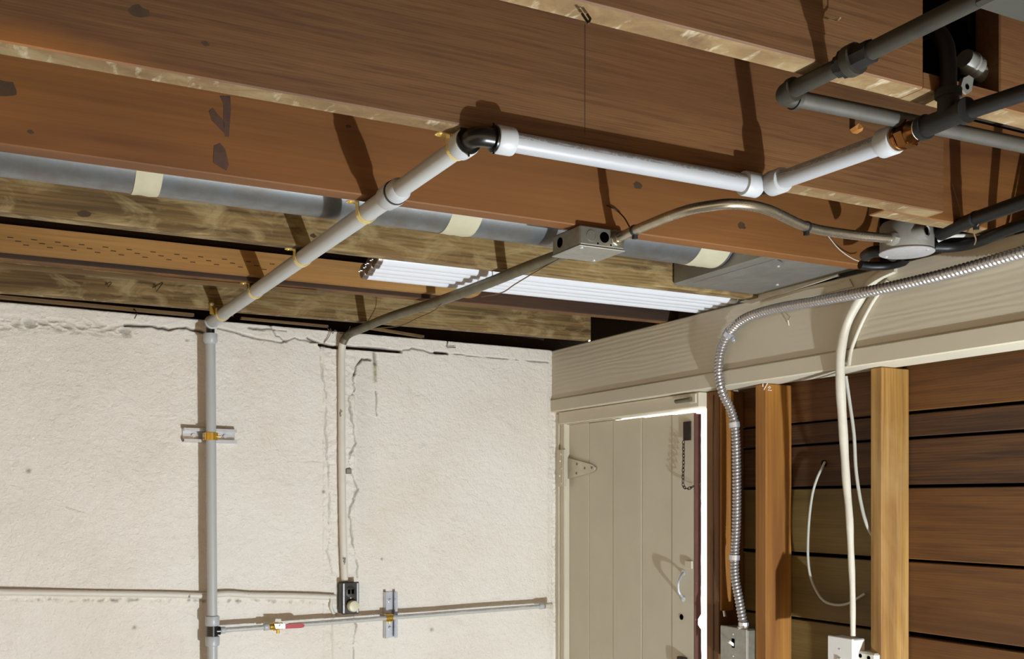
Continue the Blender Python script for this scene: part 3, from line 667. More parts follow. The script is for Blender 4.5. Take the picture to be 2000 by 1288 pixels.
# riser on the wall with its tee
pd = thing('plastic_pipe', 'white plastic riser pipe standing off the plaster wall', 'pipe', (XV, YV, .9))
vz = P(412, 652, y=YV).z
tz = P(416, 1233, y=YV).z
VX = lambda z: P(411, 660, y=YV).x + (z - 2.06) * -.0065   # the riser leans very slightly
def vp(z): return Vector((VX(z), YV, z))
MB().tube(line(vp(.25), vp(vz - .004), 40), R1, 28).build('pipe', M['pex'], pd)
collar(vp(vz), (0, 0, -1), [(0, R1 + .0048), (.002, R1 + .0055), (.024, R1 + .0055), (.030, R1 + .0005)], 'sleeve', M['sleeve'], pd)
MB().tube(smooth_path([vp(vz - .01), vp(vz + .012), Vector((XV, YV - .002, ZP - .006)), Vector((XV, YV - .014, ZP))], .004), R1 - .002, 20).build('elbow', M['black_plastic'], pd)
collar(vp(tz + .014), (0, 0, 1), sleeve_prof(.030), 'sleeve', M['sleeve'], pd)
collar(vp(tz - .014), (0, 0, -1), sleeve_prof(.030), 'sleeve', M['sleeve'], pd)
te = MB(); te.lathe(vp(tz - .0165), (0, 0, 1), [(0, R1 + .002), (.033, R1 + .002)], 24); te.tube([vp(tz), vp(tz) + Vector((.022, 0, 0))], .0125, 20); te.lathe(vp(tz) + Vector((.018, 0, 0)), (1, 0, 0), [(0, .0128), (.004, .0128)], 20)
te.build('tee', M['black_plastic'], pd)

# thin branch pipe with valve, running to the door jamb
def bp(px, py, off=.052): return PW(px, py, off)
b0 = vp(tz) + Vector((.021, 0, 0)); b1 = bp(518, 1225.5); b2 = bp(542, 1223); b3 = bp(594, 1221); b5 = bp(1062, 1184.5, .045)
RB = .0073
pe = thing('plastic_pipe', 'thin white branch pipe rising slightly from riser tee to door jamb', 'pipe', (1.1, 3.12, 1.2))
MB().tube(line(b0, b1, 8), RB, 24).build('pipe', M['pex_print2'], pe)
MB().tube(line(bp(564, 1222.4), b5, 30), RB, 24).build('pipe', M['pex_print2'], pe)
dB = (b5 - b0).normalized()
collar(b0, dB, sleeve_prof(.017, RB + .0004, RB + .0034), 'sleeve', M['sleeve'], pe)
collar(b1 - dB * .006, dB, sleeve_prof(.018, RB + .0004, RB + .0034), 'sleeve', M['sleeve'], pe)
collar(b5 - dB * .02, dB, sleeve_prof(.020, RB + .0004, RB + .0030), 'sleeve', M['sleeve'], pe)
MB().lathe(b5 + dB * .002, dB, [(0, .0095), (.020, .0098), (.021, .0112), (.030, .0112), (.031, .0105)], 20).build('metal_adapter', M['white_cable'], pe)
va = thing('ball_valve', 'small brass ball valve with red lever on thin branch pipe', 'valve', b2 - Vector((0, 0, .02)))
MB().lathe(b1 + dB * .0125, dB, [(0, .009), (.003, .0105), (.010, .0105), (.013, .013), (.026, .013), (.030, .0105), (.040, .0105)], 16).build('valve_body', M['brass'], va)
MB().tube([b2 + WN * .003 + Vector((0, 0, -.010)), b2 + WN * .003 + Vector((0, 0, -.022))], .005, 12).build('drain_cap', M['brass'], va)
lvp = lambda px, py: PW(px, py, .075)
MB().prism([lvp(535, 1219), lvp(554, 1218.5), lvp(558, 1219), lvp(558, 1228), lvp(548, 1228.5), lvp(538, 1229)], WN * .003).build('lever_plate', M['zinc'], va)
lv = [lvp(557, 1219.5), lvp(586, 1217.5), lvp(591, 1218.5), lvp(594, 1221.5), lvp(592, 1225.5), lvp(587, 1227), lvp(557, 1228.5)]
MB().prism([p - WN * .002 for p in lv], WN * .008).build('lever_grip', M['red'], va)
MB().lathe(lvp(547, 1223.5) + WN * .003, WN, [(0, .0045), (.004, .0045)], 6, False).build('stem_nut', M['zinc'], va)

# straps under the joists
def strap(y, label, vertical=False):
    t = thing('pipe_strap', label, 'strap', (XA, y, ZP - .02), 'yellow straps holding the diagonal pipe')
    b = MB(); rr = R1 + (.0026 if y > 1.66 else .0008); wd = .0075; th = .0016
    prof = [(-rr - .000, .016)] + [(rr * math.cos(a), rr * math.sin(a)) for a in [math.pi + math.pi * k / 14 for k in range(15)]] + [(rr, .016)]
    outer = [((rr + th) * x / rr if abs(x) else 0, z if z > .01 else (rr + th) * z / rr) for x, z in prof]
    ztop = ZJ - .0012 - ZP
    prof = [(x, min(z, ztop)) for x, z in prof]; outer = [(x, min(z, ztop)) for x, z in outer]
    n = len(prof); vv = []
    for dy in (-wd, wd):
        vv += [(XA + x, y + dy, ZP + z) for x, z in prof] + [(XA + x, y + dy, ZP + z) for x, z in outer]
    fs = []
    for i in range(n - 1):
        fs += [(i, i+1, 2*n+i+1, 2*n+i), (n+i, n+i+1, 3*n+i+1, 3*n+i), (i, i+1, n+i+1, n+i), (2*n+i, 2*n+i+1, 3*n+i+1, 3*n+i)]
    b.add(vv, fs, None, True); b.build('loop', M['bright_brass'], t)
    for s_ in (-1, 1):
        ear = MB()
        if vertical:
            yy = 2.967; ear.prism([(XA + s_*(rr), yy, ZP), (XA + s_*(rr + .015), yy, ZP), (XA + s_*(rr + .017), yy, ZP + .03), (XA + s_*(rr + .012), yy, ZP + .038), (XA + s_*(rr + .004), yy, ZP + .036), (XA + s_*(rr), yy, ZP + .028)], (0, -.0016, 0))
            eo = ear.build('ear', M['brass'], t)
            MB().lathe((XA + s_*(rr + .009), yy - .0016, ZP + .028), (0, -1, 0), [(0, .0045), (.0015, .004), (.0022, .002)], 12).build('screw', M['chalk'], eo)
        else:
            pts = [(XA + s_*rr, y - wd, ZJ - .0022), (XA + s_*(rr + .014), y - wd, ZJ - .0022)] + [(XA + s_*(rr + .014 + wd*math.cos(a)), y + wd*math.sin(a), ZJ - .0022) for a in (-math.pi/3, -math.pi/6, 0, math.pi/6, math.pi/3)] + [(XA + s_*(rr + .014), y + wd, ZJ - .0022), (XA + s_*rr, y + wd, ZJ - .0022)]
            eo = ear.prism(pts, (0, 0, .0018)).build('ear', M['bright_brass'], t)
            MB().lathe((XA + s_*(rr + .014), y, ZJ - .0022), (0, 0, -1), [(0, .0042), (.0014, .0036), (.0022, .0015)], 12).build('screw', M['brass'], eo)
    return t
strap(1.400, 'yellow metal strap next to the black elbow'); strap(1.790, 'yellow metal strap below the orange-brown joist')
strap(2.187, 'yellow metal strap just below the weathered joist behind the duct'); strap(2.586, 'yellow metal strap below the dark joist with the plank')
strap(2.950, 'brass strap with upright ears closest to the plaster wall', True)

# strut channels with their clamps
def strut(c, along, ln, label, clamp_label, rp, group):
    along = Vector(along).normalized(); cr = WN.cross(along).normalized(); hw, dp = .0205, .021
    t = thing('strut_channel', label, 'bracket', c - Vector((0, 0, .02)), group)
    b = MB(); h = along * ln / 2
    b.obox(c + WN * .001, h, cr * hw, WN * .001)
    b.build('channel_back', M['zinc'], t)
    for s_ in (-1, 1):
        rl = MB(); rl.obox(c + cr * s_ * (hw - .001) + WN * dp/2, h, cr * .001, WN * dp/2)
        rl.obox(c + cr * s_ * (hw - .0045) + WN * (dp - .001), h, cr * .0045, WN * .0012)
        rl.obox(c + cr * s_ * (hw - .0082) + WN * (dp - .004), h, cr * .0009, WN * .004)
        rl.build('rail', M['zinc'], t)
        bo = MB().lathe(c + along * s_ * ln * .30 + WN * .002, WN, [(0, .0075), (.002, .0075)], 16)
        bo.lathe(c + along * s_ * ln * .30 + WN * .004, WN, [(0, .0062), (.005, .0062)], 6, False); bo.build('bolt', M['zinc'], t)
    return t
SC = PW(408, 852, 0.003)
strut(SC, WT, .153, 'zinc strut channel fixed level across the plaster wall behind the riser', '', R1, 'short zinc strut channels')
S2 = PW(760, 1201, 0.003)
strut(S2, (0, 0, 1), .148, 'zinc strut channel fixed upright on the wall behind the thin pipe', '', RB, 'short zinc strut channels')
def clamp(c, axis, r, label):
    axis = Vector(axis).normalized(); t = thing('pipe_clamp', label, 'clamp', c - Vector((0, 0, .02)), 'brass strut clamps')
    cr = axis.cross(WN).normalized(); b = MB(); vv = []; n = 24
    for s_ in (-1, 1):
        for rr in (r + .0006, r + .0026):
            for k in range(n): a = math.pi * (k / (n - 1)) * 1.3 - .15 * math.pi; vv.append(c + axis * s_ * .011 + (cr * math.cos(a) + WN * math.sin(a)) * rr)
    fs = []
    for i in range(n - 1): fs += [(i, i+1, 2*n+i+1, 2*n+i), (n+i, n+i+1, 3*n+i+1, 3*n+i), (i, i+1, n+i+1, n+i), (2*n+i, 2*n+i+1, 3*n+i+1, 3*n+i)]
    b.add(vv, fs, None, True); b.build('band', M['brass'], t)
    e = MB()
    for s_ in (-1, 1): e.obox(c + cr * s_ * (r + .003) - WN * .008, axis * .011, cr * .0012, WN * .016)
    e.build('legs', M['brass'], t)
    MB().tube([c - cr * (r + .012) * -1 + WN * (r * .35), c + cr * (r - .001) + WN * (r * .35)], .003, 10).build('clamp_screw', M['bright_brass'], t)
cz = P(411, 853, y=YV).z
clamp(vp(cz), (0, 0, 1), R1, 'brass clamp holding the white riser to its strut channel')
q = bp(760, 1203.5, .05); tpar = (q.x - b0.x) / (b5.x - b0.x); qc = bp(562, 1222.5).lerp(b5, (q.x - bp(562, 1222.5).x) / (b5.x - bp(562, 1222.5).x))
clamp(qc, dB, RB, 'brass clamp holding the thin branch pipe to its strut channel')

# ================================================================= IRON PIPES
RI = .0105; ZI = 2.117
ea = P(1527, 186, z=ZI); XI = ea.x; YB = ea.y
ia = thing('iron_pipe', 'dark iron pipe with a bulky union coming from the upper right corner', 'pipe', (XI, .8, ZI - .02))
MB().tube(line((XI, YB - .004, ZI), (XI - .001, .732, ZI), 10), RI, 24).build('pipe', M['iron'], ia)
un = P(1660, 110, z=ZI).y
MB().lathe((XI, un + .030, ZI), (0, -1, 0), [(0, .0115), (.001, .0135), (.010, .0138), (.011, .0175), (.028, .0178), (.029, .0145), (.044, .0142), (.052, .0142), (.053, .0110)], 8, True).build('union', M['iron_dark'], ia)
MB().lathe((XI, un + .012, ZI), (0, -1, 0), [(0, .0186), (.012, .0186)], 24).build('union_nut', M['iron'], ia)
eb = MB(); arc = [(XI, YB - .022, ZI)] + [(XI + .012 - .012*math.cos(a), YB - .012 + .012*math.sin(a), ZI) for a in [math.pi/2*k/8 for k in range(9)]] + [(XI + .024, YB, ZI)]
eb.tube(arc, lambda s_, a, t: .0128, 20); eb.lathe((XI, YB - .024, ZI), (0, 1, 0), [(0, .0150), (.006, .0150)], 20); eb.lathe((XI + .026, YB, ZI), (-1, 0, 0), [(0, .0150), (.006, .0150)], 20)
eb.build('elbow', M['iron'], ia)
ib = tag(MB().tube(line((XI + .022, YB, ZI), (1.70, YB - .03, ZI), 20), RI, 24).build('iron_pipe', M['iron_light']), 'grey iron pipe running right from the elbow, behind the brass adapter', 'pipe')
it = thing('iron_tee', 'black iron tee with an upright leg beside the brass adapter', 'fitting', TEE - Vector((0, 0, .02)))
tp0 = PE + di * .047
tb = MB(); tb.tube([tp0, TEE + di * .03], .0135, 20); tb.lathe(tp0, di, [(0, .0165), (.009, .0165)], 20); tb.lathe(TEE + di * .024, di, [(0, .0165), (.009, .0165)], 20)
tb.tube([TEE, TEE + Vector((0, 0, .032))], .0135, 20); tb.lathe(TEE + Vector((0, 0, .026)), (0, 0, 1), [(0, .0168), (.010, .0168)], 20); tb.build('tee_body', M['iron_dark'], it)
MB().tube(smooth_path([TEE + Vector((0, 0, .03)), TEE + Vector((0, 0, .07)), TEE + Vector((0, .006, .10)), Vector((TEE.x, .972, TEE.z + .122)), Vector((TEE.x, .999, TEE.z + .128))], .006), RI, 20).build('riser', M['iron_dark'], it)
IE = P(2010, 178, z=2.095); dI = (IE - TEE).normalized()
tag(MB().tube(line(TEE + dI * .030, TEE + dI * ((TEE.y - .742) / abs(dI.y)), 8), RI, 20).build('iron_pipe', M['iron_dark']), 'black iron pipe leaving the tee toward the right edge', 'pipe')
# clamp fitting in the joist hole
gc = P(1908, 140, y=.985)
gf = thing('conduit_connector', 'grey cast connector hanging in the dark joist hole', 'fitting', gc - Vector((0, 0, .03)))
MB().lathe(gc + Vector((-.028, -.002, .012)), (1, 0.15, -.25), [(0, .013), (.012, .0145), (.014, .0165), (.018, .0165), (.020, .014), (.024, .0165), (.029, .0165), (.031, .012), (.06, .0115)], 16).build('connector_body', M['alum'], gf)
MB().prism([P(px, py, y=.957) for px, py in ((1876, 172), (1882, 152), (1893, 147), (1902, 153), (1898, 178), (1888, 184))], (0, .007, 0)).build('lug', M['alum'], gf)
MB().lathe(P(1889, 170, y=.957), (0, -1, 0), [(0, .0035), (.0006, .0035)], 14).build('lug_hole', M['black_void'], gf)
tag(MB().box(.905, 1.75, .42, .729, 2.096, 2.128, .004).build('sheet_tray', M['grey_board']), 'grey-green flat metal tray in the upper right corner', 'tray')

# ================================================================= ELECTRICAL
# junction box under the joist
jb = thing('junction_box', 'square steel junction box with open knockout under the orange-brown joist', 'junction box', (1.10, 1.79, 2.088))
bx0, bx1, by0, by1, bz0, bz1 = 1.052, 1.155, 1.732, 1.838, 2.0905, 2.129
MB().box(bx0, bx1, by0, by1, bz0, bz1, .003).build('box_body', M['box_metal'], jb)
cv = MB().box(bx0 - .001, bx1 + .001, by0 - .001, by1 + .001, 2.0875, 2.0902, .001).build('cover', M['cover_metal'], jb)
for x, y in ((bx0 + .012, by0 + .012), (bx1 - .012, by1 - .012)): MB().lathe((x, y, 2.0875), (0, 0, -1), [(0, .004), (.0015, .0035), (.0022, .001)], 10).build('screw', M['zinc'], cv)
zc = (bz0 + bz1) / 2
MB().lathe((bx0 + .026, by0 + .0004, zc), (0, -1, 0), [(0, .0112), (.0014, .0110), (.0015, .009), (.0010, .0088)], 20).build('knockout', M['box_metal'], jb)
MB().lathe((bx0 + .056, by0 + .0002, zc), (0, -1, 0), [(0, .0105), (.0005, .0105)], 20, False).build('open_knockout', M['black_void'], jb)
for x in (bx0 + .041, bx0 + .071): MB().lathe((x, by0 + .0002, bz0 + .006), (0, -1, 0), [(0, .002), (.0004, .002)], 10, False).build('screw_hole', M['black_void'], jb)
MB().lathe((bx0 - .0002, by0 + .075, zc), (-1, 0, 0), [(0, .0100), (.0005, .0100)], 20, False).build('open_knockout', M['black_void'], jb)
MB().lathe((bx1 - .020, by0 + .001, zc), (0, -1, 0), [(0, .0135), (.004, .0135), (.005, .0120), (.016, .0120)], 8, True).build('connector', M['emt'], jb)
# shiny conduit bending from box to round box
zE = zc
rb_c = Vector((1.69, 1.517, 2.098))
ep = smooth_path([(bx1 - .020, by0 - .006, zE), P(1240, 450, z=zE), P(1330, 414.5, z=zE), P(1390, 402, z=zE), P(1440, 399, z=zE), P(1500, 410, z=zE), P(1575, 443, z=zE + .004), P(1650, 457, z=zE + .008), (1.634, 1.505, zE + .008)], .012)
ec = thing('metal_conduit', 'shiny metal conduit curving from the square box to the round box', 'conduit', (1.3, 1.5, 2.08))
MB().tube(ep, .0092, 20).build('conduit_tube', M['emt'], ec)
def tie(path, px, label, r=.0105):
    best = min(range(len(path) - 1), key=lambda i: abs(project(path[i])[0] - px)); t = (path[best+1] - path[best]).normalized()
    b = MB().lathe(path[best] - t * .003, t, [(0, r), (.006, r)], 18)
    b.box(path[best].x - .004, path[best].x + .004, path[best].y - .004, path[best].y + .004, path[best].z - r - .006, path[best].z - r + .002)
    return tag(b.build('cable_tie', M['rubber']), label, 'cable tie', 'black cable ties')
def project(p):
    d = Vector(p) - EYE; w_ = d.dot(FW); return (CX + FPX * d.dot(RT) / w_, HY - FPX * d.z / w_)
tie(ep, 1574, 'black cable tie on the shiny conduit near the round box'); tie(ep, 1236, 'black tape wrap on shiny conduit close to the square box')
# round box
rb = thing('round_box', 'grey cast round junction box with a blank disc cover', 'junction box', rb_c)
MB().lathe(rb_c + Vector((0, 0, .002)), (0, 0, 1), [(0, .050), (.004, .052), (.052, .052), (.058, .048)], 40).build('box_body', M['alum'], rb)
dc = MB().lathe(rb_c + Vector((0, 0, .002)), (0, 0, -1), [(0, .0535), (.002, .0535), (.003, .052)], 40).build('disc_cover', M['disc'], rb)
for s_ in (-1, 1): MB().lathe(rb_c + Vector((s_ * .012 , -s_ * .042, -.001)), (0, 0, -1), [(0, .004), (.0015, .0035), (.0022, .001)], 10).build('screw', M['zinc'], dc)
hub = MB().lathe(P(1806, 452, y=1.462), (0.3, -1, 0), [(-.02, .016), (.006, .016), (.0065, .010), (.002, .009)], 20).build('hub', M['alum'], rb)
MB().lathe(P(1806, 452, y=1.452), (0.3, -1, 0), [(.004, .008), (.0045, .008)], 20, False).build('hub_hole', M['black_void'], hub)
MB().lathe((1.642, 1.505, zE + .008), (1, 0.05, 0), [(-.014, .0105), (-.012, .0135), (.004, .0135), (.005, .016), (.012, .016)], 8, True).build('connector', M['cover_metal'], rb)
# black cables around the round box
def cable(pts, r, mat, name, label, cat='cable', step=.01, seg=12, grp=None, squash=None):
    return tag(MB().tube(smooth_path(pts, step), r, seg, squash=squash).build(name, mat), label, cat, grp)
bpth = [P(1838, 457, z=2.128), P(1870, 442, z=2.127), P(1915, 424, z=2.124), P(2000, 394, z=2.120), P(2080, 366, z=2.118)]
cable(bpth, .0135, M['black_cable'], 'black_pipe', 'thick black sheathed pipe leaving the round box toward the right edge', 'pipe')
sp = smooth_path(bpth); tie(sp, 1908, 'black cable tie on the thick black sheathed pipe', .0148)
cable([P(1824, 482, z=2.118), P(1862, 482, z=2.117), P(1905, 474, z=2.117), P(1960, 452, z=2.118), P(2010, 434, z=2.12), P(2080, 412, z=2.12)], .0115, M['black_cable'], 'black_cable', 'black cable just above the beam edge, right of the round box')
cable([P(1832, 470, z=2.128), P(1856, 461, z=2.134), P(1905, 459, z=2.136), P(1960, 449, z=2.136), P(2060, 425, z=2.136)], .0042, M['grey_cable'], 'grey_cable', 'thin grey cable between the black pipe and black cable')
cable([P(1690, 500, z=2.120), P(1705, 492, z=2.114), P(1730, 492, z=2.112), P(1745, 500, z=2.112)], .0120, M['black_cable'], 'black_cable', 'short black cable end left of the disc cover')
cable([P(1680, 517, z=2.112), P(1700, 520, z=2.110), P(1735, 519, z=2.110), P(1764, 512, z=2.112), P(1770, 504, z=2.118)], .0095, M['black_cable'], 'black_cable', 'black cable bend directly below the disc cover')
cable([P(1800, 512, z=2.135), P(1850, 497, z=2.134), P(1900, 482, z=2.134), P(1960, 462, z=2.134), P(2060, 430, z=2.134)], .0065, M['black_cable'], 'black_cable', 'slim black cable resting on the beam top edge')
cable([P(1618, 462, y=1.74), P(1640, 488, y=1.735), P(1668, 507, y=1.73), P(1686, 512, y=1.72)], .0011, M['grey_cable'], 'string', 'pale string hanging on the orange-brown joist near the round box', 'string')
cable([P(1912, 437, z=2.112), P(1902, 452, z=2.105), P(1906, 468, z=2.102), P(1903, 478, z=2.10)], .0014, M['twine'], 'twine', 'short twine dangling from the thick black pipe', 'twine')
cable([P(1860, 360, y=1.394), P(1868, 385, y=1.388), P(1874, 405, y=1.385), P(1878, 425, y=1.383)], .0011, M['twine'], 'wire', 'thin dark wire hanging on the lapped joist', 'wire')
cable([P(1185, 402, y=1.742), P(1200, 408, y=1.738), P(1218, 424, y=1.734), P(1231, 446, y=1.70)], .0013, M['nail'], 'wire', 'thin dark wire curving down to the square box', 'wire')

# bare conduit from the wall to the junction box, painted below
zC = 2.1115
cpath = smooth_path([(1.108, 1.836, 2.108), P(1060, 511, z=zC), P(1010, 530, z=zC), P(950, 554.5, z=zC), P(850, 591, z=zC), P(760, 620, z=zC), P(705, 643, z=zC), PW(683, 652, .045), PW(672, 664, .03), PW(668, 680, .019), PW(667, 720, .0145), PW(667, 760, .0145)], .012)
ct = thing('metal_conduit', 'conduit dropping from the ceiling down the wall to the outlet box', 'conduit', (1.08, 2.6, 1.35))
ksplit = min(range(len(cpath)), key=lambda i: abs(cpath[i].z - PW(668, 668, .03).z) + (0 if cpath[i].y > 3.0 else 9))
MB().tube(cpath[:ksplit + 1], .0125, 20).build('bare_tube', M['emt_old'], ct)
low = cpath[ksplit:] + [PW(667.5, 900, .0145), PW(669, 1000, .0145), PW(671, 1080, .0145), PW(673, 1135, .0145)]
MB().tube(low, .0115, 20).build('painted_tube', M['wall_conduit'], ct)
cable([P(1092, 506, z=2.100), P(1040, 535, z=2.095), P(1005, 556, z=2.090), P(980, 572, z=2.090), P(940, 580, z=2.095)], .0013, M['twine'], 'twine', 'dark twine hanging below the bare conduit at the tubes', 'twine')
cable([P(862, 594, z=2.100), P(848, 607, z=2.092), P(815, 622, z=2.092), P(780, 637, z=2.098), P(725, 642, z=2.105)], .0013, M['twine'], 'twine', 'dark twine hanging below the bare conduit near the wall', 'twine')
# horizontal painted conduit
hc = [PW(-120, 1155, .0125), PW(0, 1157, .0125), PW(200, 1160, .0125), PW(330, 1162, .0125), PW(400, 1164, .0125), PW(445, 1160, .0125), PW(490, 1163, .0125), PW(560, 1164, .0125), PW(655, 1167, .0135)]
tag(MB().tube(smooth_path(hc, .02), .0092, 18).build('painted_conduit', M['wall_conduit']), 'chipped cream painted conduit running level along the wall to the outlet', 'conduit')
# outlet box on the wall
oc = PW(680, 1168, .022)
ob = thing('outlet_box', 'small dark metal outlet box with one plugged socket on the wall', 'outlet', oc - Vector((0, 0, .05)))
MB().obox(oc - WN * .004, WT * .027, Vector((0, 0, .048)), WN * .020, .003).build('box_body', M['bakelite'], ob)
pl = MB().obox(oc + WN * .018, WT * .0285, Vector((0, 0, .050)), WN * .0022, .002).build('cover_plate', M['bakelite'], ob)
for s_ in (-1, 1): MB().obox(oc + WN * .0205 + WT * s_ * .023, WT * .0025, Vector((0, 0, .046)), WN * .0006).build('bright_rim', M['zinc'], pl)
sk = MB().lathe(oc + WN * .020 + Vector((0, 0, .020)), WN, [(0, .0165), (.002, .0165), (.0022, .0150)], 24).build('socket', M['bakelite'], ob)
for s_ in (-1, 1): MB().obox(oc + WN * .0224 + Vector((0, 0, .020)) + WT * s_ * .0062, WT * .0038, Vector((0, 0, .0070)), WN * .0004).build('slot', M['black_void'], sk)
MB().lathe(oc + WN * .020, WN, [(0, .003), (.0015, .0025)], 10).build('screw', M['zinc'], ob)
MB().lathe(oc + WN * .019 + Vector((0, 0, -.024)) + WT * .003, WN, [(0, .0165), (.010, .0180), (.020, .0180), (.024, .0160), (.0255, .010)], 26).build('round_plug', M['cream'], ob)
tag(MB().tube(smooth_path([PW(648, 1172, .006), PW(646, 1185, .006), PW(650, 1196, .005), PW(655, 1204, .004)], .006), .0055, 10).build('plaster_drip', M['white_peel']), 'pale plaster lump below the conduit at the outlet box', 'plaster lump')

ac = PW(680.5, 921, .003)
tag(MB().obox(ac, WT * .0095, Vector((0, 0, .0085)), WN * .005, .002).build('wall_anchor', M['box_metal']), 'small grey stub on the plaster wall right of the outlet conduit', 'stub')
for k, (pts_, lb) in enumerate((([PW(633, 670, .003), PW(641, 660, .006), PW(645, 650, .010), PW(640, 642, .014)], 'thin dry root strand hanging left of the conduit at the wall top'), ([PW(645, 642, .012), PW(650, 652, .006), PW(654, 645, .012), PW(660, 650, .006)], 'curled dry root strand beside the conduit at the wall top'), ([PW(664, 652, .01), PW(672, 651, .016), PW(681, 644, .014), PW(684, 638, .012)], 'dry root strand looping right of the conduit at the wall top'))):
    cable(pts_, .0012, M['twine'], 'root_strand', lb, 'root', .004, 6, 'dry roots at the wall top')
# flexible steel conduit over the beam and down to the switch box
fpts = [P(2090, 467, x=1.842), P(2000, 492, x=1.842), P(1900, 521, x=1.838), P(1800, 547, x=1.826), P(1700, 569, x=1.820), P(1600, 588, x=1.826), P(1520, 602, x=1.833), P(1462, 619, x=1.832), P(1430, 642, x=1.834), P(1411, 675, x=1.838), P(1404, 710, x=1.838), P(1405, 742, x=1.838), P(1413, 772, x=1.846),
        P(1427, 800, x=1.872), P(1435, 830, x=1.884), P(1438, 880, x=1.888), P(1439, 960, x=1.888), P(1438, 1030, x=1.888), P(1435, 1090, x=1.886), P(1436, 1130, x=1.884), P(1444, 1175, x=1.884), P(1451, 1216, x=1.886)]
fx = smooth_path(fpts, .00095)
tag(MB().tube(fx, lambda s_, a, t: .0116 + .0030 * (abs(math.sin(math.pi * s_ / .0095 + a / 2)) - .6), 16).build('flexible_conduit', M['flex']), 'ribbed flexible steel conduit looping over the beam down to the switch box', 'conduit')
def fstrap(px, py, side, label):
    i = min(range(1, len(fx) - 1), key=lambda k: (Vector(project(fx[k])) - Vector((px, py))).length); t = (fx[i+1] - fx[i-1]).normalized(); p = fx[i]
    o = thing('conduit_strap', label, 'strap', p - Vector((0, 0, .02)), 'steel one-hole straps on the flexible conduit')
    MB().lathe(p - t * .007, t, [(0, .0142), (.014, .0142)], 24).build('loop', M['zinc'], o)
    sdv = t.cross(Vector((1, 0, 0))).normalized() * side
    ea_ = MB().obox(p + sdv * .022 + Vector((.006, 0, 0)), t * .007, sdv * .010, Vector((.001, 0, 0)), .0006).build('ear', M['zinc'], o)
    MB().lathe(p + sdv * .024 + Vector((.005, 0, 0)), (-1, 0, 0), [(0, .0055), (.002, .005), (.0035, .002)], 12).build('screw', M['zinc'], ea_)
def sgn(px, py, right):
    i = min(range(1, len(fx) - 1), key=lambda k: (Vector(project(fx[k])) - Vector((px, py))).length); t = (fx[i+1] - fx[i-1]).normalized()
    sv = t.cross(Vector((1, 0, 0))).normalized(); return 1 if (project(fx[i] + sv * .02)[0] > project(fx[i])[0]) == right else -1
fstrap(1424, 652, sgn(1424, 652, True), 'steel strap holding the flexible conduit bend on the beam')
fstrap(1436, 830, sgn(1436, 830, False), 'upper steel strap of the flexible conduit on the wooden cleat')
fstrap(1435, 1090, sgn(1435, 1090, False), 'lower steel strap of the flexible conduit on the wooden cleat')
# steel switch box at the lower edge
hx = 1.872
ya, yb = P(1408, 1250, x=hx).y, P(1458, 1250, x=hx).y
zt = P(1430, 1226, x=hx).z
hb = thing('switch_box', 'bare steel switch box at the end of the flexible conduit', 'switch box', (hx, (ya+yb)/2, zt - .105))
MB().box(hx + .004, hx + .050, yb, ya, zt - .105, zt, .004).build('box_body', M['box_metal'], hb)
fp = MB().box(hx - .001, hx + .0035, yb - .002, ya + .002, zt - .106, zt + .001, .002).build('cover_plate', M['cover_metal'], hb)
MB().obox(Vector((hx - .007, (ya+yb)/2, zt - .043)), Vector((.009, 0, -.006)), Vector((0, .0035, 0)), Vector((.002, 0, .003)), .001).build('toggle', M['white_box'], hb)
MB().box(hx - .0016, hx - .001, (ya+yb)/2 - .006, (ya+yb)/2 + .006, zt - .055, zt - .030).build('slot', M['black_void'], fp)
for dz in (.018, .078): MB().lathe((hx - .001, (ya+yb)/2, zt - dz), (-1, 0, 0), [(0, .003), (.0015, .002)], 10).build('screw', M['zinc'], fp)
MB().lathe((1.886, P(1452, 1218, x=1.886).y, zt - .002), (0, 0, 1), [(0, .0165), (.006, .0165), (.007, .014), (.018, .014)], 8, True).build('connector', M['zinc'], hb)
tag(MB().tube([P(1414, 1194, x=1.90), P(1416, 1205, x=1.90)], .004, 8).build('screw_hook', M['zinc']), 'small bright screw hook under the wooden cleat', 'hook')

# white painted cables
wc = [P(1748, 524, x=1.851), P(1722, 536, x=1.848), P(1700, 553, x=1.8465), P(1684, 577, x=1.8465), P(1664, 610, x=1.841), P(1650, 645, x=1.840), P(1642, 690, x=1.839), P(1641, 730, x=1.842), P(1643, 780, x=1.852), P(1648, 860, x=1.868), P(1653, 940, x=1.876), P(1659, 1010, x=1.880), P(1662, 1080, x=1.882), P(1665, 1150, x=1.882), P(1666, 1243, x=1.880)]
tag(MB().tube(smooth_path(wc, .012), lambda s_, a, t: .0112 - .0048 * max(0, min(1, (t - .35) / .6)) + .0004 * math.sin(s_ * 60), 16).build('white_cable', M['white_cable']), 'thick white painted cable running down over the beam to the switch plate', 'cable')
cable([P(1734, 548, x=1.853), P(1706, 588, x=1.853), P(1686, 625, x=1.853), P(1671, 660, x=1.853), P(1661, 690, x=1.850), P(1658, 714, x=1.847)], .0046, M['white_cable'], 'white_cable', 'slim white painted cable beside the thick one on the beam')
cable([P(1652, 735, x=1.872), P(1660, 790, x=1.885), P(1668, 850, x=1.893), P(1672, 920, x=1.896), P(1682, 985, x=1.90), P(1694, 1028, x=1.905), P(1712, 1060, x=1.93)], .0042, M['grey_cable'], 'grey_cable', 'grey cable swinging behind the pale streaky stud')
cable([P(1611, 903, x=1.988), P(1604, 918, x=1.975), P(1597, 932, x=1.968), P(1587, 965, x=1.965), P(1580, 1020, x=1.962), P(1578, 1085, x=1.962), P(1584, 1130, x=1.965), P(1603, 1168, x=1.968), P(1625, 1181, x=1.970), P(1655, 1180, x=1.972), P(1690, 1160, x=1.975)], .0034, M['grey_cable'], 'grey_cable', 'looping thin grey cable coming out of a hole in the sheathing')
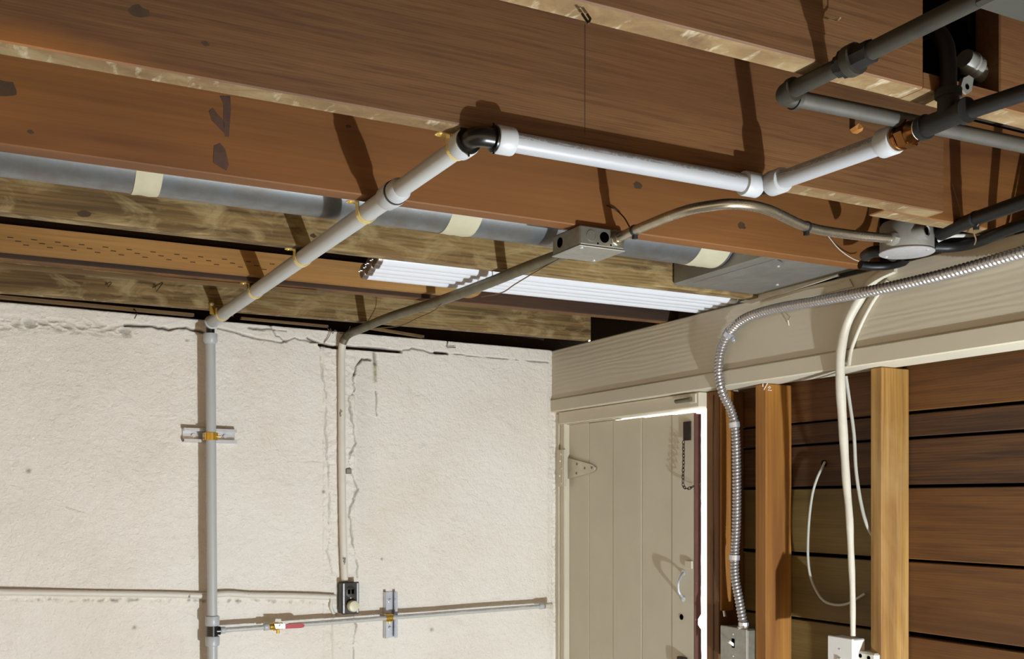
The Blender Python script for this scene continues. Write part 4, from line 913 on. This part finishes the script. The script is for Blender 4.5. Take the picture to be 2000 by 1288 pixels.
tag(MB().lathe(P(1609, 906, x=1.9912), (-1, 0, 0), [(0, .009), (.0006, .009)], 16, False).build('cable_hole', M['black_void']), 'dark drilled hole in the sheathing above the grey cable loop', 'hole')
tag(MB().obox(P(1641, 718, x=1.851), Vector((.002, 0, 0)), Vector((0, .022, 0)), Vector((0, .0005, .0012))).build('cable_staple', M['white_cable']), 'white painted staple across the thick white cable', 'staple')
# white switch plate and the open metal box next to it
wx = 1.862
wa, wb = P(1616, 1245, x=wx).y, P(1665, 1250, x=wx).y
wt = P(1640, 1245, x=wx).z
sp_ = thing('switch_plate', 'white plastic switch plate below the thick white cable', 'switch', (wx + .02, (wa+wb)/2, wt - .118))
MB().box(wx + .004, wx + .045, wb + .003, wa - .003, wt - .116, wt - .002, .003).build('box_body', M['white_box'], sp_)
wp = MB().box(wx, wx + .006, wb, wa, wt - .118, wt, .002).build('cover_plate', M['white_box'], sp_)
MB().lathe((wx, (wa+wb)/2, wt - .030), (-1, 0, 0), [(0, .0028), (.001, .002)], 10).build('screw', M['grey_cable'], wp)
MB().box(wx - .004, wx, (wa+wb)/2 - .006, (wa+wb)/2 + .006, wt - .075, wt - .050, .001).build('toggle', M['white_box'], sp_)
ox = 1.885
oa, obb = P(1673, 1280, x=ox).y, P(1709, 1280, x=ox).y; ot = P(1690, 1275, x=ox).z
op = thing('open_box', 'white spattered metal device box between switch plate and pale stud', 'device box', (ox, (oa+obb)/2, ot - .10))
MB().box(ox, ox + .04, obb, oa, ot - .10, ot, .004).build('box_body', M['white_peel'], op)
for dy, dz in ((.012, .010), (.012, .026), (.038, .012), (.040, .030)): MB().lathe((ox - .0002, oa - dy, ot - dz), (-1, 0, 0), [(0, .005), (.0005, .005)], 14, False).build('hole', M['black_void'], op)

# ================================================================= NAILS AND SPLINTERS
def nail(pts, label, r=.0014, mat='nail'):
    tag(MB().tube(pts, r, 8).build('bent_nail', M[mat]), label, 'nail', 'old bent nails')
nail([P(1137, 27, z=2.128), P(1143, 36, z=2.115), P(1150, 46, z=2.108)], 'bent nail under the nearest joist, left one of a pair')
nail([P(1147, 28, z=2.128), P(1153, 37, z=2.116), P(1149, 46, z=2.110)], 'bent nail under the nearest joist, right one of a pair')
nail([P(262, 604, z=2.126), P(268, 612, z=2.112), P(263, 622, z=2.105)], 'bent nail hanging over the wall top left of the riser')
nail([PW(875, 667, .004), PW(873, 679, .010), PW(890, 679, .012)], 'hooked nail in the wall top right of the outlet conduit')
nail([P(302, 556, y=2.966), P(305, 570, y=2.950), P(318, 553, y=2.966)], 'bent nail on the joist closest to the plaster wall', .0012)
nail([P(208, 552, y=2.966), P(211, 562, y=2.955), P(218, 552, y=2.966)], 'small bent nail left of the others on the wall-side joist', .001)
nail([P(1543, 620, x=1.8575), P(1539, 626, x=1.845), P(1541, 636, x=1.8575)], 'small white painted nail end on the beam under the flexible conduit', .0016, 'white_screw')
tag(MB().prism([P(1606, 32, y=.959), P(1631, 39, y=.952), P(1640, 33, y=.946), P(1642, 36, y=.947), P(1634, 43, y=.951), P(1607, 35, y=.959)], (0, -.0012, .0)).build('wood_splinter', M['lath_wood']), 'torn wood splinter on the face of the nearest joist', 'splinter')
tag(MB().prism([P(1660, 253, y=1.354), P(1668, 247, y=1.35), P(1676, 256, y=1.345), P(1674, 262, y=1.35), P(1664, 260, y=1.354)], (0, -.012, .002)).build('wood_plug', M['stud_wood']), 'small wooden peg stub on the joist below the iron pipe', 'peg')

# ================================================================= OUTSIDE THE DOOR
struct(MB().box(2.9, 2.95, -1, 6, -.1, 4).build('wall_outside', M['outside']), 'sunlit white wall outside the door')
struct(MB().box(2.06, 2.9, -1, 6, -.12, 0).build('ground_outside', M['outside']), 'sunlit pale paving outside the door')
